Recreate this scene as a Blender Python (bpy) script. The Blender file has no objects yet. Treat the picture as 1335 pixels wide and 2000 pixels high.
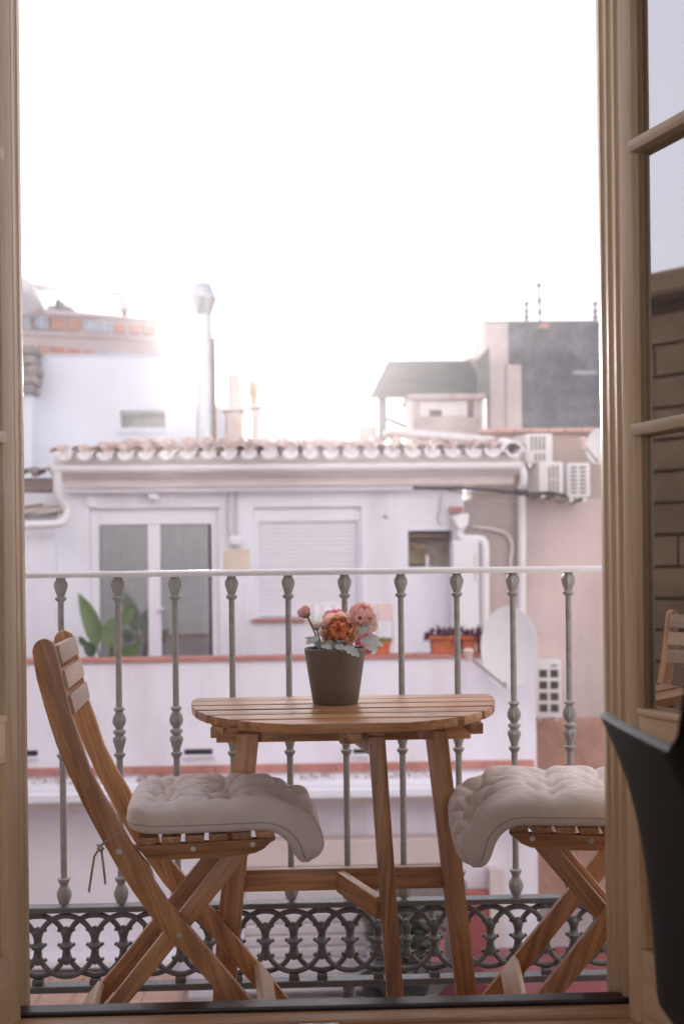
import bpy, bmesh, math, random
from mathutils import Vector, Matrix, Euler

# ------------------------------------------------------------------ camera, sky, sun, exposure
scene = bpy.context.scene
col = scene.collection
rad = math.radians
FOC, HOR, CZ = 2050.0, 1110.0, 1.007          # focal length in photo pixels, horizon row, eye height
YAW, ROLL = rad(1.7), rad(0.65)
FW = Vector((math.sin(YAW), math.cos(YAW), 0))
R0 = Vector((math.cos(YAW), -math.sin(YAW), 0))
ZU = Vector((0, 0, 1))
RT = R0 * math.cos(ROLL) - ZU * math.sin(ROLL)
UP = ZU * math.cos(ROLL) + R0 * math.sin(ROLL)
CAM = Vector((0, 0, CZ))

def at(px, py, Y):
    """point of the world on the vertical plane y = Y that the photo shows at (px, py)"""
    d = FW + RT * ((px - 667.5) / FOC) + UP * ((HOR - py) / FOC)
    return CAM + d * (Y / d.y)

cam_data = bpy.data.cameras.new('camera')
cam = bpy.data.objects.new('camera', cam_data)
col.objects.link(cam)
scene.camera = cam
M = Matrix((RT, UP, -FW)).transposed().to_4x4()
M.translation = CAM
cam.matrix_world = M
cam_data.sensor_fit = 'VERTICAL'
cam_data.sensor_height = 36.0
cam_data.sensor_width = 36.0
cam_data.lens = FOC / 2000.0 * 36.0
cam_data.shift_y = (HOR - 1000.0) / 2000.0
cam_data.clip_start = 0.05
cam_data.clip_end = 2000
cam_data.dof.use_dof = True
cam_data.dof.focus_distance = 2.2
cam_data.dof.aperture_fstop = 3.6
cam_data.dof.aperture_blades = 0

SUN_EL, SUN_AZ = rad(10.3), rad(-6.7)          # low hazy sun behind the opposite roof, a little left
world = bpy.data.worlds.new('World')
scene.world = world
world.use_nodes = True
wn, wl = world.node_tree.nodes, world.node_tree.links
wn.clear()
w_out = wn.new('ShaderNodeOutputWorld')
sky = wn.new('ShaderNodeTexSky')
sky.sky_type = 'NISHITA'
sky.sun_disc = False
sky.sun_elevation = SUN_EL
sky.sun_rotation = SUN_AZ
sky.air_density = 1.0
sky.dust_density = 0.4
sky.ozone_density = 1.0
bg_sky = wn.new('ShaderNodeBackground')
bg_sky.inputs['Strength'].default_value = 0.05
veil = wn.new('ShaderNodeBackground')          # thin even cloud veil over the whole sky
veil.inputs['Color'].default_value = (0.86, 0.835, 0.95, 1)
veil.inputs['Strength'].default_value = 0.72
w_add = wn.new('ShaderNodeAddShader')
pale = wn.new('ShaderNodeHueSaturation'); pale.inputs['Saturation'].default_value = 0.45   # milky evening air
wl.new(sky.outputs[0], pale.inputs['Color'])
wl.new(pale.outputs[0], bg_sky.inputs['Color'])
wl.new(bg_sky.outputs[0], w_add.inputs[0])
wl.new(veil.outputs[0], w_add.inputs[1])
wl.new(w_add.outputs[0], w_out.inputs['Surface'])

sun_data = bpy.data.lights.new('sun', 'SUN')
sun_data.energy = 5.0
sun_data.angle = rad(2.0)
sun_data.color = (1.0, 0.94, 0.89)
sun = bpy.data.objects.new('sun', sun_data)
col.objects.link(sun)
sd = Vector((math.sin(SUN_AZ) * math.cos(SUN_EL), math.cos(SUN_AZ) * math.cos(SUN_EL), math.sin(SUN_EL)))
sun.rotation_euler = sd.to_track_quat('Z', 'Y').to_euler()
sun.location = sd * 60

scene.view_settings.view_transform = 'Standard'
scene.view_settings.look = 'None'
scene.view_settings.exposure = 0.46
scene.view_settings.gamma = 1.0
scene.render.engine = 'CYCLES'
scene.cycles.use_denoising = True
scene.cycles.max_bounces = 8
scene.cycles.diffuse_bounces = 5
scene.cycles.glossy_bounces = 4
scene.cycles.transmission_bounces = 4
scene.cycles.transparent_max_bounces = 8
scene.cycles.caustics_reflective = False
scene.cycles.caustics_refractive = False
scene.cycles.sample_clamp_indirect = 6.0

# ------------------------------------------------------------------ materials
MATS = {}
def mat(name, base, rough=0.6, var=0.12, vscale=6.0, bump=0.0, bscale=60.0, metal=0.0, spec=0.5,
        stain=None, stain_amt=0.0, stain_scale=1.5, stain_lo=0.45, stain_hi=0.7, streak=1.0, detail=4.0):
    """plain surface: base colour broken up by noise, optional worn patches, fine relief"""
    if name in MATS: return MATS[name]
    m = bpy.data.materials.new(name); m.use_nodes = True
    n, l = m.node_tree.nodes, m.node_tree.links
    b = n['Principled BSDF']
    b.inputs['Roughness'].default_value = rough
    b.inputs['Metallic'].default_value = metal
    b.inputs['Specular IOR Level'].default_value = spec
    tc = n.new('ShaderNodeTexCoord')
    nz = n.new('ShaderNodeTexNoise'); nz.inputs['Scale'].default_value = vscale; nz.inputs['Detail'].default_value = detail
    nz.inputs['Roughness'].default_value = 0.6
    l.new(tc.outputs['Object'], nz.inputs['Vector'])
    ra = n.new('ShaderNodeValToRGB')
    ra.color_ramp.elements[0].position, ra.color_ramp.elements[1].position = 0.3, 0.7
    ra.color_ramp.elements[0].color = (*[c * (1 - var) for c in base], 1)
    ra.color_ramp.elements[1].color = (*[min(1, c * (1 + var * .6)) for c in base], 1)
    l.new(nz.outputs[0], ra.inputs[0])
    out = ra.outputs[0]
    if stain:
        mp = n.new('ShaderNodeMapping'); mp.inputs['Scale'].default_value = (1, 1, 1 / streak)
        l.new(tc.outputs['Object'], mp.inputs[0])
        n2 = n.new('ShaderNodeTexNoise'); n2.inputs['Scale'].default_value = stain_scale; n2.inputs['Detail'].default_value = 6
        n2.inputs['Roughness'].default_value = 0.65
        l.new(mp.outputs[0], n2.inputs['Vector'])
        r2 = n.new('ShaderNodeMapRange'); r2.inputs[1].default_value = stain_lo; r2.inputs[2].default_value = stain_hi
        r2.inputs[3].default_value = 0; r2.inputs[4].default_value = stain_amt
        l.new(n2.outputs[0], r2.inputs[0])
        mx = n.new('ShaderNodeMix'); mx.data_type = 'RGBA'
        l.new(r2.outputs[0], mx.inputs[0]); l.new(out, mx.inputs[6]); mx.inputs[7].default_value = (*stain, 1)
        out = mx.outputs[2]
    l.new(out, b.inputs['Base Color'])
    if bump:
        nb = n.new('ShaderNodeTexNoise'); nb.inputs['Scale'].default_value = bscale; nb.inputs['Detail'].default_value = 5
        l.new(tc.outputs['Object'], nb.inputs['Vector'])
        bp = n.new('ShaderNodeBump'); bp.inputs['Strength'].default_value = bump; bp.inputs['Distance'].default_value = 0.01
        l.new(nb.outputs[0], bp.inputs['Height']); l.new(bp.outputs[0], b.inputs['Normal'])
    MATS[name] = m
    return m

def wood(name, light, dark, rough=0.45, spec=0.5, knots=True):
    """timber: long grain follows the 'grain' attribute (x runs along the board)"""
    if name in MATS: return MATS[name]
    m = bpy.data.materials.new(name); m.use_nodes = True
    n, l = m.node_tree.nodes, m.node_tree.links
    b = n['Principled BSDF']; b.inputs['Roughness'].default_value = rough; b.inputs['Specular IOR Level'].default_value = spec
    a = n.new('ShaderNodeAttribute'); a.attribute_name = 'grain'
    oi = n.new('ShaderNodeObjectInfo')
    ml = n.new('ShaderNodeMath'); ml.operation = 'MULTIPLY'; ml.inputs[1].default_value = 37.0
    l.new(oi.outputs['Random'], ml.inputs[0])
    ad = n.new('ShaderNodeVectorMath'); ad.operation = 'ADD'
    l.new(a.outputs['Vector'], ad.inputs[0]); l.new(ml.outputs[0], ad.inputs[1])
    mp = n.new('ShaderNodeMapping'); mp.inputs['Scale'].default_value = (2.2, 26, 26)
    l.new(ad.outputs[0], mp.inputs[0])
    n1 = n.new('ShaderNodeTexNoise'); n1.inputs['Scale'].default_value = 1.6; n1.inputs['Detail'].default_value = 6
    n1.inputs['Roughness'].default_value = 0.62; n1.inputs['Distortion'].default_value = 0.6
    l.new(mp.outputs[0], n1.inputs['Vector'])
    mp2 = n.new('ShaderNodeMapping'); mp2.inputs['Scale'].default_value = (5, 160, 160)
    l.new(ad.outputs[0], mp2.inputs[0])
    n2 = n.new('ShaderNodeTexNoise'); n2.inputs['Scale'].default_value = 1.0; n2.inputs['Detail'].default_value = 3
    l.new(mp2.outputs[0], n2.inputs['Vector'])
    n3 = n.new('ShaderNodeTexNoise'); n3.inputs['Scale'].default_value = 5.0; n3.inputs['Detail'].default_value = 2
    l.new(ad.outputs[0], n3.inputs['Vector'])
    s = n.new('ShaderNodeMath'); s.operation = 'MULTIPLY_ADD'; s.inputs[1].default_value = 0.45
    l.new(n2.outputs[0], s.inputs[0]); l.new(n1.outputs[0], s.inputs[2])
    s2 = n.new('ShaderNodeMath'); s2.operation = 'MULTIPLY_ADD'; s2.inputs[1].default_value = 0.5
    l.new(n3.outputs[0], s2.inputs[0]); l.new(s.outputs[0], s2.inputs[2])
    ra = n.new('ShaderNodeValToRGB')
    ra.color_ramp.elements[0].position, ra.color_ramp.elements[1].position = 0.74, 1.2
    ra.color_ramp.elements[1].position = 1.0
    ra.color_ramp.elements[0].color = (*dark, 1); ra.color_ramp.elements[1].color = (*light, 1)
    sc_ = n.new('ShaderNodeMath'); sc_.operation = 'MULTIPLY'; sc_.inputs[1].default_value = 0.9
    l.new(s2.outputs[0], sc_.inputs[0]); l.new(sc_.outputs[0], ra.inputs[0])
    out = ra.outputs[0]
    if knots:
        vo = n.new('ShaderNodeTexVoronoi'); vo.inputs['Scale'].default_value = 1.0
        mp3 = n.new('ShaderNodeMapping'); mp3.inputs['Scale'].default_value = (4.2, 9, 9)
        l.new(ad.outputs[0], mp3.inputs[0]); l.new(mp3.outputs[0], vo.inputs['Vector'])
        r3 = n.new('ShaderNodeMapRange'); r3.inputs[1].default_value = 0.05; r3.inputs[2].default_value = 0.085
        r3.inputs[3].default_value = 0.85; r3.inputs[4].default_value = 0
        l.new(vo.outputs['Distance'], r3.inputs[0])
        mx = n.new('ShaderNodeMix'); mx.data_type = 'RGBA'
        l.new(r3.outputs[0], mx.inputs[0]); l.new(out, mx.inputs[6]); mx.inputs[7].default_value = (*[c * .35 for c in dark], 1)
        out = mx.outputs[2]
    hs = n.new('ShaderNodeHueSaturation')
    mv = n.new('ShaderNodeMapRange'); mv.inputs[3].default_value = 0.80; mv.inputs[4].default_value = 1.16
    l.new(oi.outputs['Random'], mv.inputs[0]); l.new(mv.outputs[0], hs.inputs['Value'])
    l.new(out, hs.inputs['Color']); out = hs.outputs[0]
    l.new(out, b.inputs['Base Color'])
    bp = n.new('ShaderNodeBump'); bp.inputs['Strength'].default_value = 0.25; bp.inputs['Distance'].default_value = 0.002
    l.new(s.outputs[0], bp.inputs['Height']); l.new(bp.outputs[0], b.inputs['Normal'])
    MATS[name] = m
    return m

def leafy(name, c1, c2, rough=0.5, trans=0.3, scale=12):
    if name in MATS: return MATS[name]
    m = bpy.data.materials.new(name); m.use_nodes = True
    n, l = m.node_tree.nodes, m.node_tree.links
    b = n['Principled BSDF']; b.inputs['Roughness'].default_value = rough
    tc = n.new('ShaderNodeTexCoord')
    nz = n.new('ShaderNodeTexNoise'); nz.inputs['Scale'].default_value = scale
    l.new(tc.outputs['Object'], nz.inputs['Vector'])
    ra = n.new('ShaderNodeValToRGB'); ra.color_ramp.elements[0].position = .35; ra.color_ramp.elements[1].position = .65
    ra.color_ramp.elements[0].color = (*c1, 1); ra.color_ramp.elements[1].color = (*c2, 1)
    l.new(nz.outputs[0], ra.inputs[0]); l.new(ra.outputs[0], b.inputs['Base Color'])
    t = n.new('ShaderNodeBsdfTranslucent'); l.new(ra.outputs[0], t.inputs['Color'])
    mx = n.new('ShaderNodeMixShader'); mx.inputs[0].default_value = trans
    l.new(b.outputs[0], mx.inputs[1]); l.new(t.outputs[0], mx.inputs[2])
    l.new(mx.outputs[0], n['Material Output'].inputs['Surface'])
    MATS[name] = m
    return m

def fabric(name, base, var=0.08):
    if name in MATS: return MATS[name]
    m = bpy.data.materials.new(name); m.use_nodes = True
    n, l = m.node_tree.nodes, m.node_tree.links
    b = n['Principled BSDF']; b.inputs['Roughness'].default_value = 0.9; b.inputs['Specular IOR Level'].default_value = 0.2
    b.inputs['Sheen Weight'].default_value = 0.25; b.inputs['Sheen Roughness'].default_value = 0.5
    tc = n.new('ShaderNodeTexCoord')
    nz = n.new('ShaderNodeTexNoise'); nz.inputs['Scale'].default_value = 9; nz.inputs['Detail'].default_value = 6
    l.new(tc.outputs['Object'], nz.inputs['Vector'])
    ra = n.new('ShaderNodeValToRGB'); ra.color_ramp.elements[0].position = .3; ra.color_ramp.elements[1].position = .7
    ra.color_ramp.elements[0].color = (*[c * (1 - var) for c in base], 1); ra.color_ramp.elements[1].color = (*[c * (1 + var) for c in base], 1)
    l.new(nz.outputs[0], ra.inputs[0]); l.new(ra.outputs[0], b.inputs['Base Color'])
    w1 = n.new('ShaderNodeTexNoise'); w1.inputs['Scale'].default_value = 420; w1.inputs['Detail'].default_value = 2
    l.new(tc.outputs['Object'], w1.inputs['Vector'])
    w2 = n.new('ShaderNodeTexNoise'); w2.inputs['Scale'].default_value = 34; w2.inputs['Detail'].default_value = 4; w2.inputs['Distortion'].default_value = 1.2
    l.new(tc.outputs['Object'], w2.inputs['Vector'])
    ad = n.new('ShaderNodeMath'); ad.operation = 'MULTIPLY_ADD'; ad.inputs[1].default_value = 0.12
    l.new(w1.outputs[0], ad.inputs[0]); l.new(w2.outputs[0], ad.inputs[2])
    bp = n.new('ShaderNodeBump'); bp.inputs['Strength'].default_value = 0.35; bp.inputs['Distance'].default_value = 0.006
    l.new(ad.outputs[0], bp.inputs['Height']); l.new(bp.outputs[0], b.inputs['Normal'])
    MATS[name] = m
    return m

def glass(name, refl=0.5, tint=(1, 1, 1)):
    """window pane: clear with a strong coated reflection"""
    if name in MATS: return MATS[name]
    m = bpy.data.materials.new(name); m.use_nodes = True
    n, l = m.node_tree.nodes, m.node_tree.links
    n.remove(n['Principled BSDF'])
    g = n.new('ShaderNodeBsdfGlossy'); g.inputs['Roughness'].default_value = 0.01; g.inputs['Color'].default_value = (*tint, 1)
    t = n.new('ShaderNodeBsdfTransparent'); t.inputs['Color'].default_value = (.93, .94, .93, 1)
    mx = n.new('ShaderNodeMixShader')
    fr = n.new('ShaderNodeFresnel'); fr.inputs['IOR'].default_value = 1.5
    mr = n.new('ShaderNodeMapRange'); mr.inputs[1].default_value = 0.0; mr.inputs[2].default_value = 1.0
    mr.inputs[3].default_value = refl; mr.inputs[4].default_value = 1.0
    l.new(fr.outputs[0], mr.inputs[0]); l.new(mr.outputs[0], mx.inputs[0])
    l.new(t.outputs[0], mx.inputs[1]); l.new(g.outputs[0], mx.inputs[2])
    l.new(mx.outputs[0], n['Material Output'].inputs['Surface'])
    MATS[name] = m
    return m

# ------------------------------------------------------------------ mesh helpers
class MB:
    def __init__(s): s.v = []; s.f = []
    def add(s, vs, fs):
        o = len(s.v); s.v += [Vector(v) for v in vs]; s.f += [[i + o for i in f] for f in fs]; return s
    def box(s, x0, x1, y0, y1, z0, z1):
        return s.add([(x0, y0, z0), (x1, y0, z0), (x1, y1, z0), (x0, y1, z0), (x0, y0, z1), (x1, y0, z1), (x1, y1, z1), (x0, y1, z1)],
                     [(0, 3, 2, 1), (4, 5, 6, 7), (0, 1, 5, 4), (1, 2, 6, 5), (2, 3, 7, 6), (3, 0, 4, 7)])
    def prism(s, pts, y0, y1):
        """polygon in x,z pushed along y"""
        n = len(pts)
        a = sum(pts[i][0] * pts[(i + 1) % n][1] - pts[(i + 1) % n][0] * pts[i][1] for i in range(n))
        if a < 0: pts = pts[::-1]
        s.add([(p[0], y0, p[1]) for p in pts] + [(p[0], y1, p[1]) for p in pts],
              [list(range(n)), list(range(2 * n - 1, n - 1, -1))] + [(i, i + n, (i + 1) % n + n, (i + 1) % n) for i in range(n)])
        return s
    def column(s, pts, z0, z1):
        """polygon in x,y pushed along z"""
        n = len(pts)
        a = sum(pts[i][0] * pts[(i + 1) % n][1] - pts[(i + 1) % n][0] * pts[i][1] for i in range(n))
        if a < 0: pts = pts[::-1]
        return s.add([(p[0], p[1], z0) for p in pts] + [(p[0], p[1], z1) for p in pts],
              [list(range(n - 1, -1, -1)), list(range(n, 2 * n))] + [(i, (i + 1) % n, (i + 1) % n + n, i + n) for i in range(n)])
    def beam(s, p, q, w, h, up=(0, 0, 1)):
        """box of section w x h from p to q"""
        p, q = Vector(p), Vector(q); d = (q - p).normalized(); u = Vector(up)
        a = d.cross(u).normalized() * (w / 2); b = a.cross(d).normalized() * (h / 2)
        vs = [p - a - b, p + a - b, p + a + b, p - a + b, q - a - b, q + a - b, q + a + b, q - a + b]
        return s.add(vs, [(0, 1, 2, 3), (7, 6, 5, 4), (0, 4, 5, 1), (1, 5, 6, 2), (2, 6, 7, 3), (3, 7, 4, 0)])
    def lathe(s, prof, n=20, c=(0, 0, 0), flute=None, cap=True):
        """prof: (radius, z[, flute depth]) from bottom to top"""
        c = Vector(c); vs = []; fs = []
        for p in prof:
            fd = p[2] if len(p) > 2 else 0
            for i in range(n):
                a = 2 * math.pi * i / n
                r = p[0] * (1 - fd * (0.5 + 0.5 * math.cos(a * (flute or 8))))
                vs.append(c + Vector((r * math.cos(a), r * math.sin(a), p[1])))
        for k in range(len(prof) - 1):
            for i in range(n):
                j = (i + 1) % n
                fs.append((k * n + i, k * n + j, (k + 1) * n + j, (k + 1) * n + i))
        if cap:
            fs.append(tuple(range(n - 1, -1, -1))); fs.append(tuple(range((len(prof) - 1) * n, len(prof) * n)))
        return s.add(vs, fs)
    def tube(s, pts, r, n=8, closed=False, sx=1.0, sy=1.0):
        pts = [Vector(p) for p in pts]; m = len(pts); vs = []; fs = []
        prev = None
        for i, p in enumerate(pts):
            a = pts[(i - 1) % m] if (closed or i > 0) else p
            b = pts[(i + 1) % m] if (closed or i < m - 1) else p
            t = (b - a).normalized()
            if prev is None:
                ref = Vector((0, 1, 0)) if abs(t.y) < .9 else Vector((1, 0, 0))
                u = t.cross(ref).normalized()
            else:
                u = (prev - t * prev.dot(t)).normalized()
            prev = u; w = t.cross(u)
            rr = r[i] if isinstance(r, (list, tuple)) else r
            for k in range(n):
                an = 2 * math.pi * k / n
                vs.append(p + u * (rr * sx * math.cos(an)) + w * (rr * sy * math.sin(an)))
        for i in range(m if closed else m - 1):
            j = (i + 1) % m
            for k in range(n):
                k2 = (k + 1) % n
                fs.append((i * n + k, i * n + k2, j * n + k2, j * n + k))
        if not closed:
            fs.append(tuple(range(n - 1, -1, -1))); fs.append(tuple(range((m - 1) * n, m * n)))
        return s.add(vs, fs)
    def quad(s, a, b, c, d): return s.add([a, b, c, d], [(0, 1, 2, 3)])

WORLD_AT = {}
def link(o, parent=None, local=False):
    col.objects.link(o)
    if parent is not None:
        o.parent = parent
        if not local: o.matrix_parent_inverse = Matrix.Translation(-WORLD_AT.get(parent.name, Vector((0, 0, 0))))
    return o

def mesh_from(mb, name, material, bevel=0, smooth=None, grain=None, seg=1):
    me = bpy.data.meshes.new(name)
    bm = bmesh.new()
    vs = [bm.verts.new(v) for v in mb.v]
    for f in mb.f:
        try: bm.faces.new([vs[i] for i in f])
        except ValueError: pass
    bmesh.ops.recalc_face_normals(bm, faces=bm.faces)
    if bevel:
        ed = [e for e in bm.edges if len(e.link_faces) == 2 and e.calc_face_angle(0) > rad(28)]
        bmesh.ops.bevel(bm, geom=ed, offset=bevel, segments=seg, affect='EDGES', profile=0.6, clamp_overlap=True)
    bm.to_mesh(me); bm.free()
    if smooth is not None:
        me.polygons.foreach_set('use_smooth', [True] * len(me.polygons))
        if smooth < 180: me.set_sharp_from_angle(angle=rad(smooth))
    if grain is not None:
        at_ = me.attributes.new('grain', 'FLOAT_VECTOR', 'POINT')
        g = Vector(grain).normalized(); ref = Vector((0, 0, 1)) if abs(g.z) < .9 else Vector((0, 1, 0))
        u = g.cross(ref).normalized(); w = g.cross(u)
        fl = []
        for v in me.vertices: fl += [v.co.dot(g), v.co.dot(u), v.co.dot(w)]
        at_.data.foreach_set('vector', fl)
    if material: me.materials.append(material)
    me.update()
    return me

def obj(name, mb, material, parent=None, local=False, **kw):
    me = mb if isinstance(mb, bpy.types.Mesh) else mesh_from(mb, name, material, **kw)
    return link(bpy.data.objects.new(name, me), parent, local)

def tag(o, label=None, cat=None, group=None, kind=None):
    if label: o['label'] = label
    if cat: o['category'] = cat
    if group: o['group'] = group
    if kind: o['kind'] = kind
    return o

def thing(name, label, cat, loc=(0, 0, 0), rz=0, group=None):
    o = bpy.data.objects.new(name, None); col.objects.link(o)
    o.empty_display_size = 0.1
    o.location = loc; o.rotation_euler = (0, 0, rz)
    WORLD_AT[o.name] = Vector(loc)
    return tag(o, label, cat, group)

def copy_tree(o, parent=None):
    c = o.copy(); col.objects.link(c)
    if parent is not None: c.parent = parent
    for ch in list(o.children): copy_tree(ch, c)
    return c

rng = random.Random(7)

# ------------------------------------------------------------------ the room and its outer wall
cream_wall = mat('cream_plaster', (0.76, 0.63, 0.47), 0.85, 0.06, 3, 0.15, 90)
facade_mat = mat('pale_render', (0.86, 0.855, 0.87), 0.9, 0.08, 2.5, 0.3, 70)
oak_floor = mat('oak_boards', (0.34, 0.2, 0.11), 0.5, 0.25, 4)
WI, WO = 1.60, 1.955                       # inner and outer face of the wall
XL, XR, ZS, ZT = -0.655, 0.78, 0.20, 2.62
XRO = 0.64                                 # the outer skin of the wall stands in front of the frame
mb = MB()
mb.box(-22.0, XL, WI, WO, -3.049, 12.0); mb.box(XR, 22.0, WI, 1.859, -3.049, 12.0); mb.box(XRO, 22.0, 1.8592, WO, -3.049, 12.0)
mb.box(XL, XR, WI, 1.859, ZT, 12.0); mb.box(XL, XR, WI, 1.859, -3.049, ZS - 0.03); mb.box(XL, XRO, 1.8592, WO, ZT, 12.0); mb.box(XL, XRO, 1.8592, WO, -3.049, ZS - .03)
tag(obj('wall_front', mb, facade_mat), kind='structure')
mb = MB().box(-2.0, 2.0, WI - .012, WI - .002, 0.12, 2.75)
mb = MB(); mb.box(-2.0, XL, WI - .014, WI - .002, 0.12, 2.75); mb.box(XR, 2.0, WI - .014, WI - .002, 0.12, 2.75); mb.box(XL, XR, WI - .014, WI - .002, ZT, 2.75)
tag(obj('wall_lining', mb, cream_wall), kind='structure')
tag(obj('wall_left', MB().box(-2.1, -2.0, -3.0, WI - .002, 0.0, 2.9), cream_wall), kind='structure')  # room has no back wall, left open so daylight fills the door frames
tag(obj('wall_right', MB().box(2.0, 2.1, -3.0, WI - .002, 0.0, 2.9), cream_wall), kind='structure')
tag(obj('ceiling', MB().box(-2.0, 2.0, -3.0, WI - .002, 2.75, 2.9), cream_wall), kind='structure')
tag(obj('floor', MB().box(-2.0, 2.0, -3.0, WI - .016, 0.0, 0.12), oak_floor), kind='structure')
tile_floor = mat('terracotta_floor', (0.36, 0.17, 0.11), 0.7, 0.2, 5, 0.2)
tag(obj('balcony_floor', MB().box(-1.35, 1.35, WO + .002, 2.455, -0.16, 0.0), tile_floor, bevel=.006), kind='structure')

# fixed frame of the balcony doors
paint = wood('cream_painted_wood', (0.85, 0.66, 0.44), (0.75, 0.55, 0.34), 0.33, knots=False)
frame = thing('door_frame', 'cream painted timber frame and sill around the open balcony doorway', 'door frame', (0, 1.86, ZS))
xr = at(1177, 1000, 1.93).x
xl = at(45, 1000, 1.93).x
rp = [(xr, 1.945), (xr, 1.925), (xr + .006, 1.921), (xr + .006, 1.903), (xr + .013, 1.899), (xr + .013, 1.880),
      (xr + .020, 1.876), (xr + .020, 1.858), (xr + .027, 1.855), (xr + .027, 1.846), (xr + .05, 1.846), (XRO - .001, 1.846), (XRO - .001, 1.945)]
obj('jamb', MB().column(rp, ZS - .02, ZT - .001), paint, frame, bevel=.0025, seg=2, grain=(0, 0, 1), smooth=35)
lp = [(xl, 1.945), (xl, 1.925), (xl - .004, 1.921), (xl - .004, 1.902), (xl - .008, 1.898), (xl - .008, 1.886),
      (xl - .05, 1.886), (xl - .05, 1.82), (XL + .001, 1.82), (XL + .001, 1.945)]
obj('jamb', MB().column(lp, ZS - .02, ZT - .001), paint, frame, bevel=.0025, seg=2, grain=(0, 0, 1), smooth=35)
zt_strip = at(667, 1950.5, 1.90).z
sill = MB()
sill.box(XL + .002, XR - .002, 1.826, 1.868, ZS - .029, zt_strip - .007)
sill.box(XL + .002, XR - .002, 1.70, 1.824, ZS - .029, zt_strip - .013)
obj('sill', sill, wood('sill_wood', (0.50, 0.30, 0.16), (0.34, 0.19, 0.10), 0.45, knots=False), frame, bevel=.004, seg=2, grain=(1, 0, 0), smooth=35)
obj('threshold_strip', MB().box(XL + .052, XRO - .06, 1.870, 1.905, ZS - .029, zt_strip), mat('dark_bronze', (0.028, 0.014, 0.014), 0.35, .2, 20, metal=.3), frame, bevel=.003, seg=2)
pc = at(622, 1981, 1.81)
keeper = MB().box(pc.x - .036, pc.x + .036, 1.802, 1.822, zt_strip - .0129, zt_strip - .0085)
kp = obj('bolt_keeper', keeper, mat('old_brass', (0.20, 0.18, 0.16), 0.35, .3, 40, metal=.9), frame, bevel=.0015)
obj('slot', MB().box(pc.x - .012, pc.x + .012, 1.808, 1.816, zt_strip - .0084, zt_strip - .0080), mat('slot_black', (0.01, 0.01, 0.01), .7), kp)

# the two open leaves
LEAFW, ZB0, ZTOP = 0.50, ZS + .012, ZT - .02
zm1, zm2 = at(1246, 281, 1.79).z, at(1243, 838, 1.79).z
zr1, zr0 = at(1240, 1384, 1.79).z, at(1240, 1478, 1.79).z
pane_glass = glass('pane_glass', 0.60)
bead_mat = mat('glazing_bead_wood', (0.42, 0.30, 0.17), 0.4, .1, 9)
def door_leaf(label, H, rz):
    t = thing('balcony_door_leaf', label, 'door', (H[0], H[1], ZB0), rz, 'open balcony door leaves')
    T = .0225; z0 = 0.0; z1 = ZTOP - ZB0
    L = lambda z: z - ZB0
    def p(name, mb, m=paint, g=(0, 0, 1), bv=.003, par=t): return obj(name, mb, m, par, local=True, bevel=bv, seg=2, grain=g, smooth=35)
    p('hinge_stile', MB().box(0, .032, -T, T, z0, z1))
    p('closing_stile', MB().box(LEAFW - .07, LEAFW, -T, T, z0, z1))
    s0, s1 = .0325, LEAFW - .0705
    p('bottom_rail', MB().box(s0, s1, -T, T, z0, .13), g=(1, 0, 0))
    mid = MB().box(s0, s1, -T, T, L(zr0), L(zr1) - .012)
    mid.box(s0, s1, -T - .004, T + .004, L(zr1) - .0118, L(zr1))
    p('lock_rail', mid, g=(1, 0, 0))
    p('top_rail', MB().box(s0, s1, -T, T, z1 - .09, z1), g=(1, 0, 0))
    pn = MB().box(s0, s1, -.008, .008, .1305, L(zr0) - .0005)
    pn.box(s0 + .035, s1 - .035, -.015, .015, .17, L(zr0) - .04)
    p('lower_panel', pn, bv=.004)
    for zz in (zm1, zm2):
        sec = [(-.004, L(zz) - .0115), (-.004, L(zz) + .0115)]
        p('glazing_bar', MB().box(s0 - .012, s1 + .012, -T - .003, T + .003, L(zz) - .0115, L(zz) + .0115), g=(1, 0, 0), bv=.007)
    edges = [L(zr1) + .0005, L(zm2) - .012, L(zm2) + .012, L(zm1) - .012, L(zm1) + .012, z1 - .0905]
    for a, b in ((0, 1), (2, 3), (4, 5)):
        pane = obj('glass_pane', MB().box(s0 + .001, s1 - .001, -.002, .002, edges[a], edges[b]), pane_glass, t, local=True)
        for sg in (-1, 1):
            ya, yb = sorted((sg * .0025, sg * .0085))
            obj('glazing_bead', MB().box(s0 + .0003, s0 + .009, ya, yb, edges[a], edges[b]), bead_mat, pane, local=True)
    return t
H = at(1234, 1000, 1.842)
rleaf = door_leaf('right leaf of the balcony door, three glass panes reflecting sky and a stone house', (H.x, 1.836), rad(-67))
H2 = at(13, 1000, 1.88)
lleaf = door_leaf('left leaf of the balcony door, only its edge showing at the left margin', (H2.x, 1.872), rad(-113))

# ------------------------------------------------------------------ cast iron balcony railing
iron = mat('grey_iron_paint', (0.33, 0.325, 0.30), 0.38, 0.14, 14, 0.35, 55, spec=0.6, stain=(0.20, 0.15, 0.11), stain_amt=.6, stain_scale=26, stain_lo=.52, stain_hi=.7)
RY = 2.58
frieze_iron = mat('shaded_iron', (0.135, 0.14, 0.132), 0.36, 0.2, 14, 0.35, 55, spec=0.6, stain=(0.08, 0.08, 0.078), stain_amt=.5, stain_scale=22)  # same iron paint, darkened to carry the shade low on the railing
K = RY / FOC
zrail = at(672, 1117, RY).z
x5 = at(674, 1300, RY).x
PITCH = 0.1383
rail = thing('balcony_railing', 'grey painted cast iron balcony railing with turned balusters and ring frieze', 'railing', (x5, RY, 0))
RX0, RX1 = x5 - 7.4 * PITCH, x5 + 6.4 * PITCH
def zof(off): return zrail - off * K          # off: photo pixels below the handrail
hr = MB(); prof = []
for i in range(13):
    a = math.pi * i / 12
    prof.append((0.020 * math.cos(a), 0.0085 * math.sin(a)))
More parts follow.
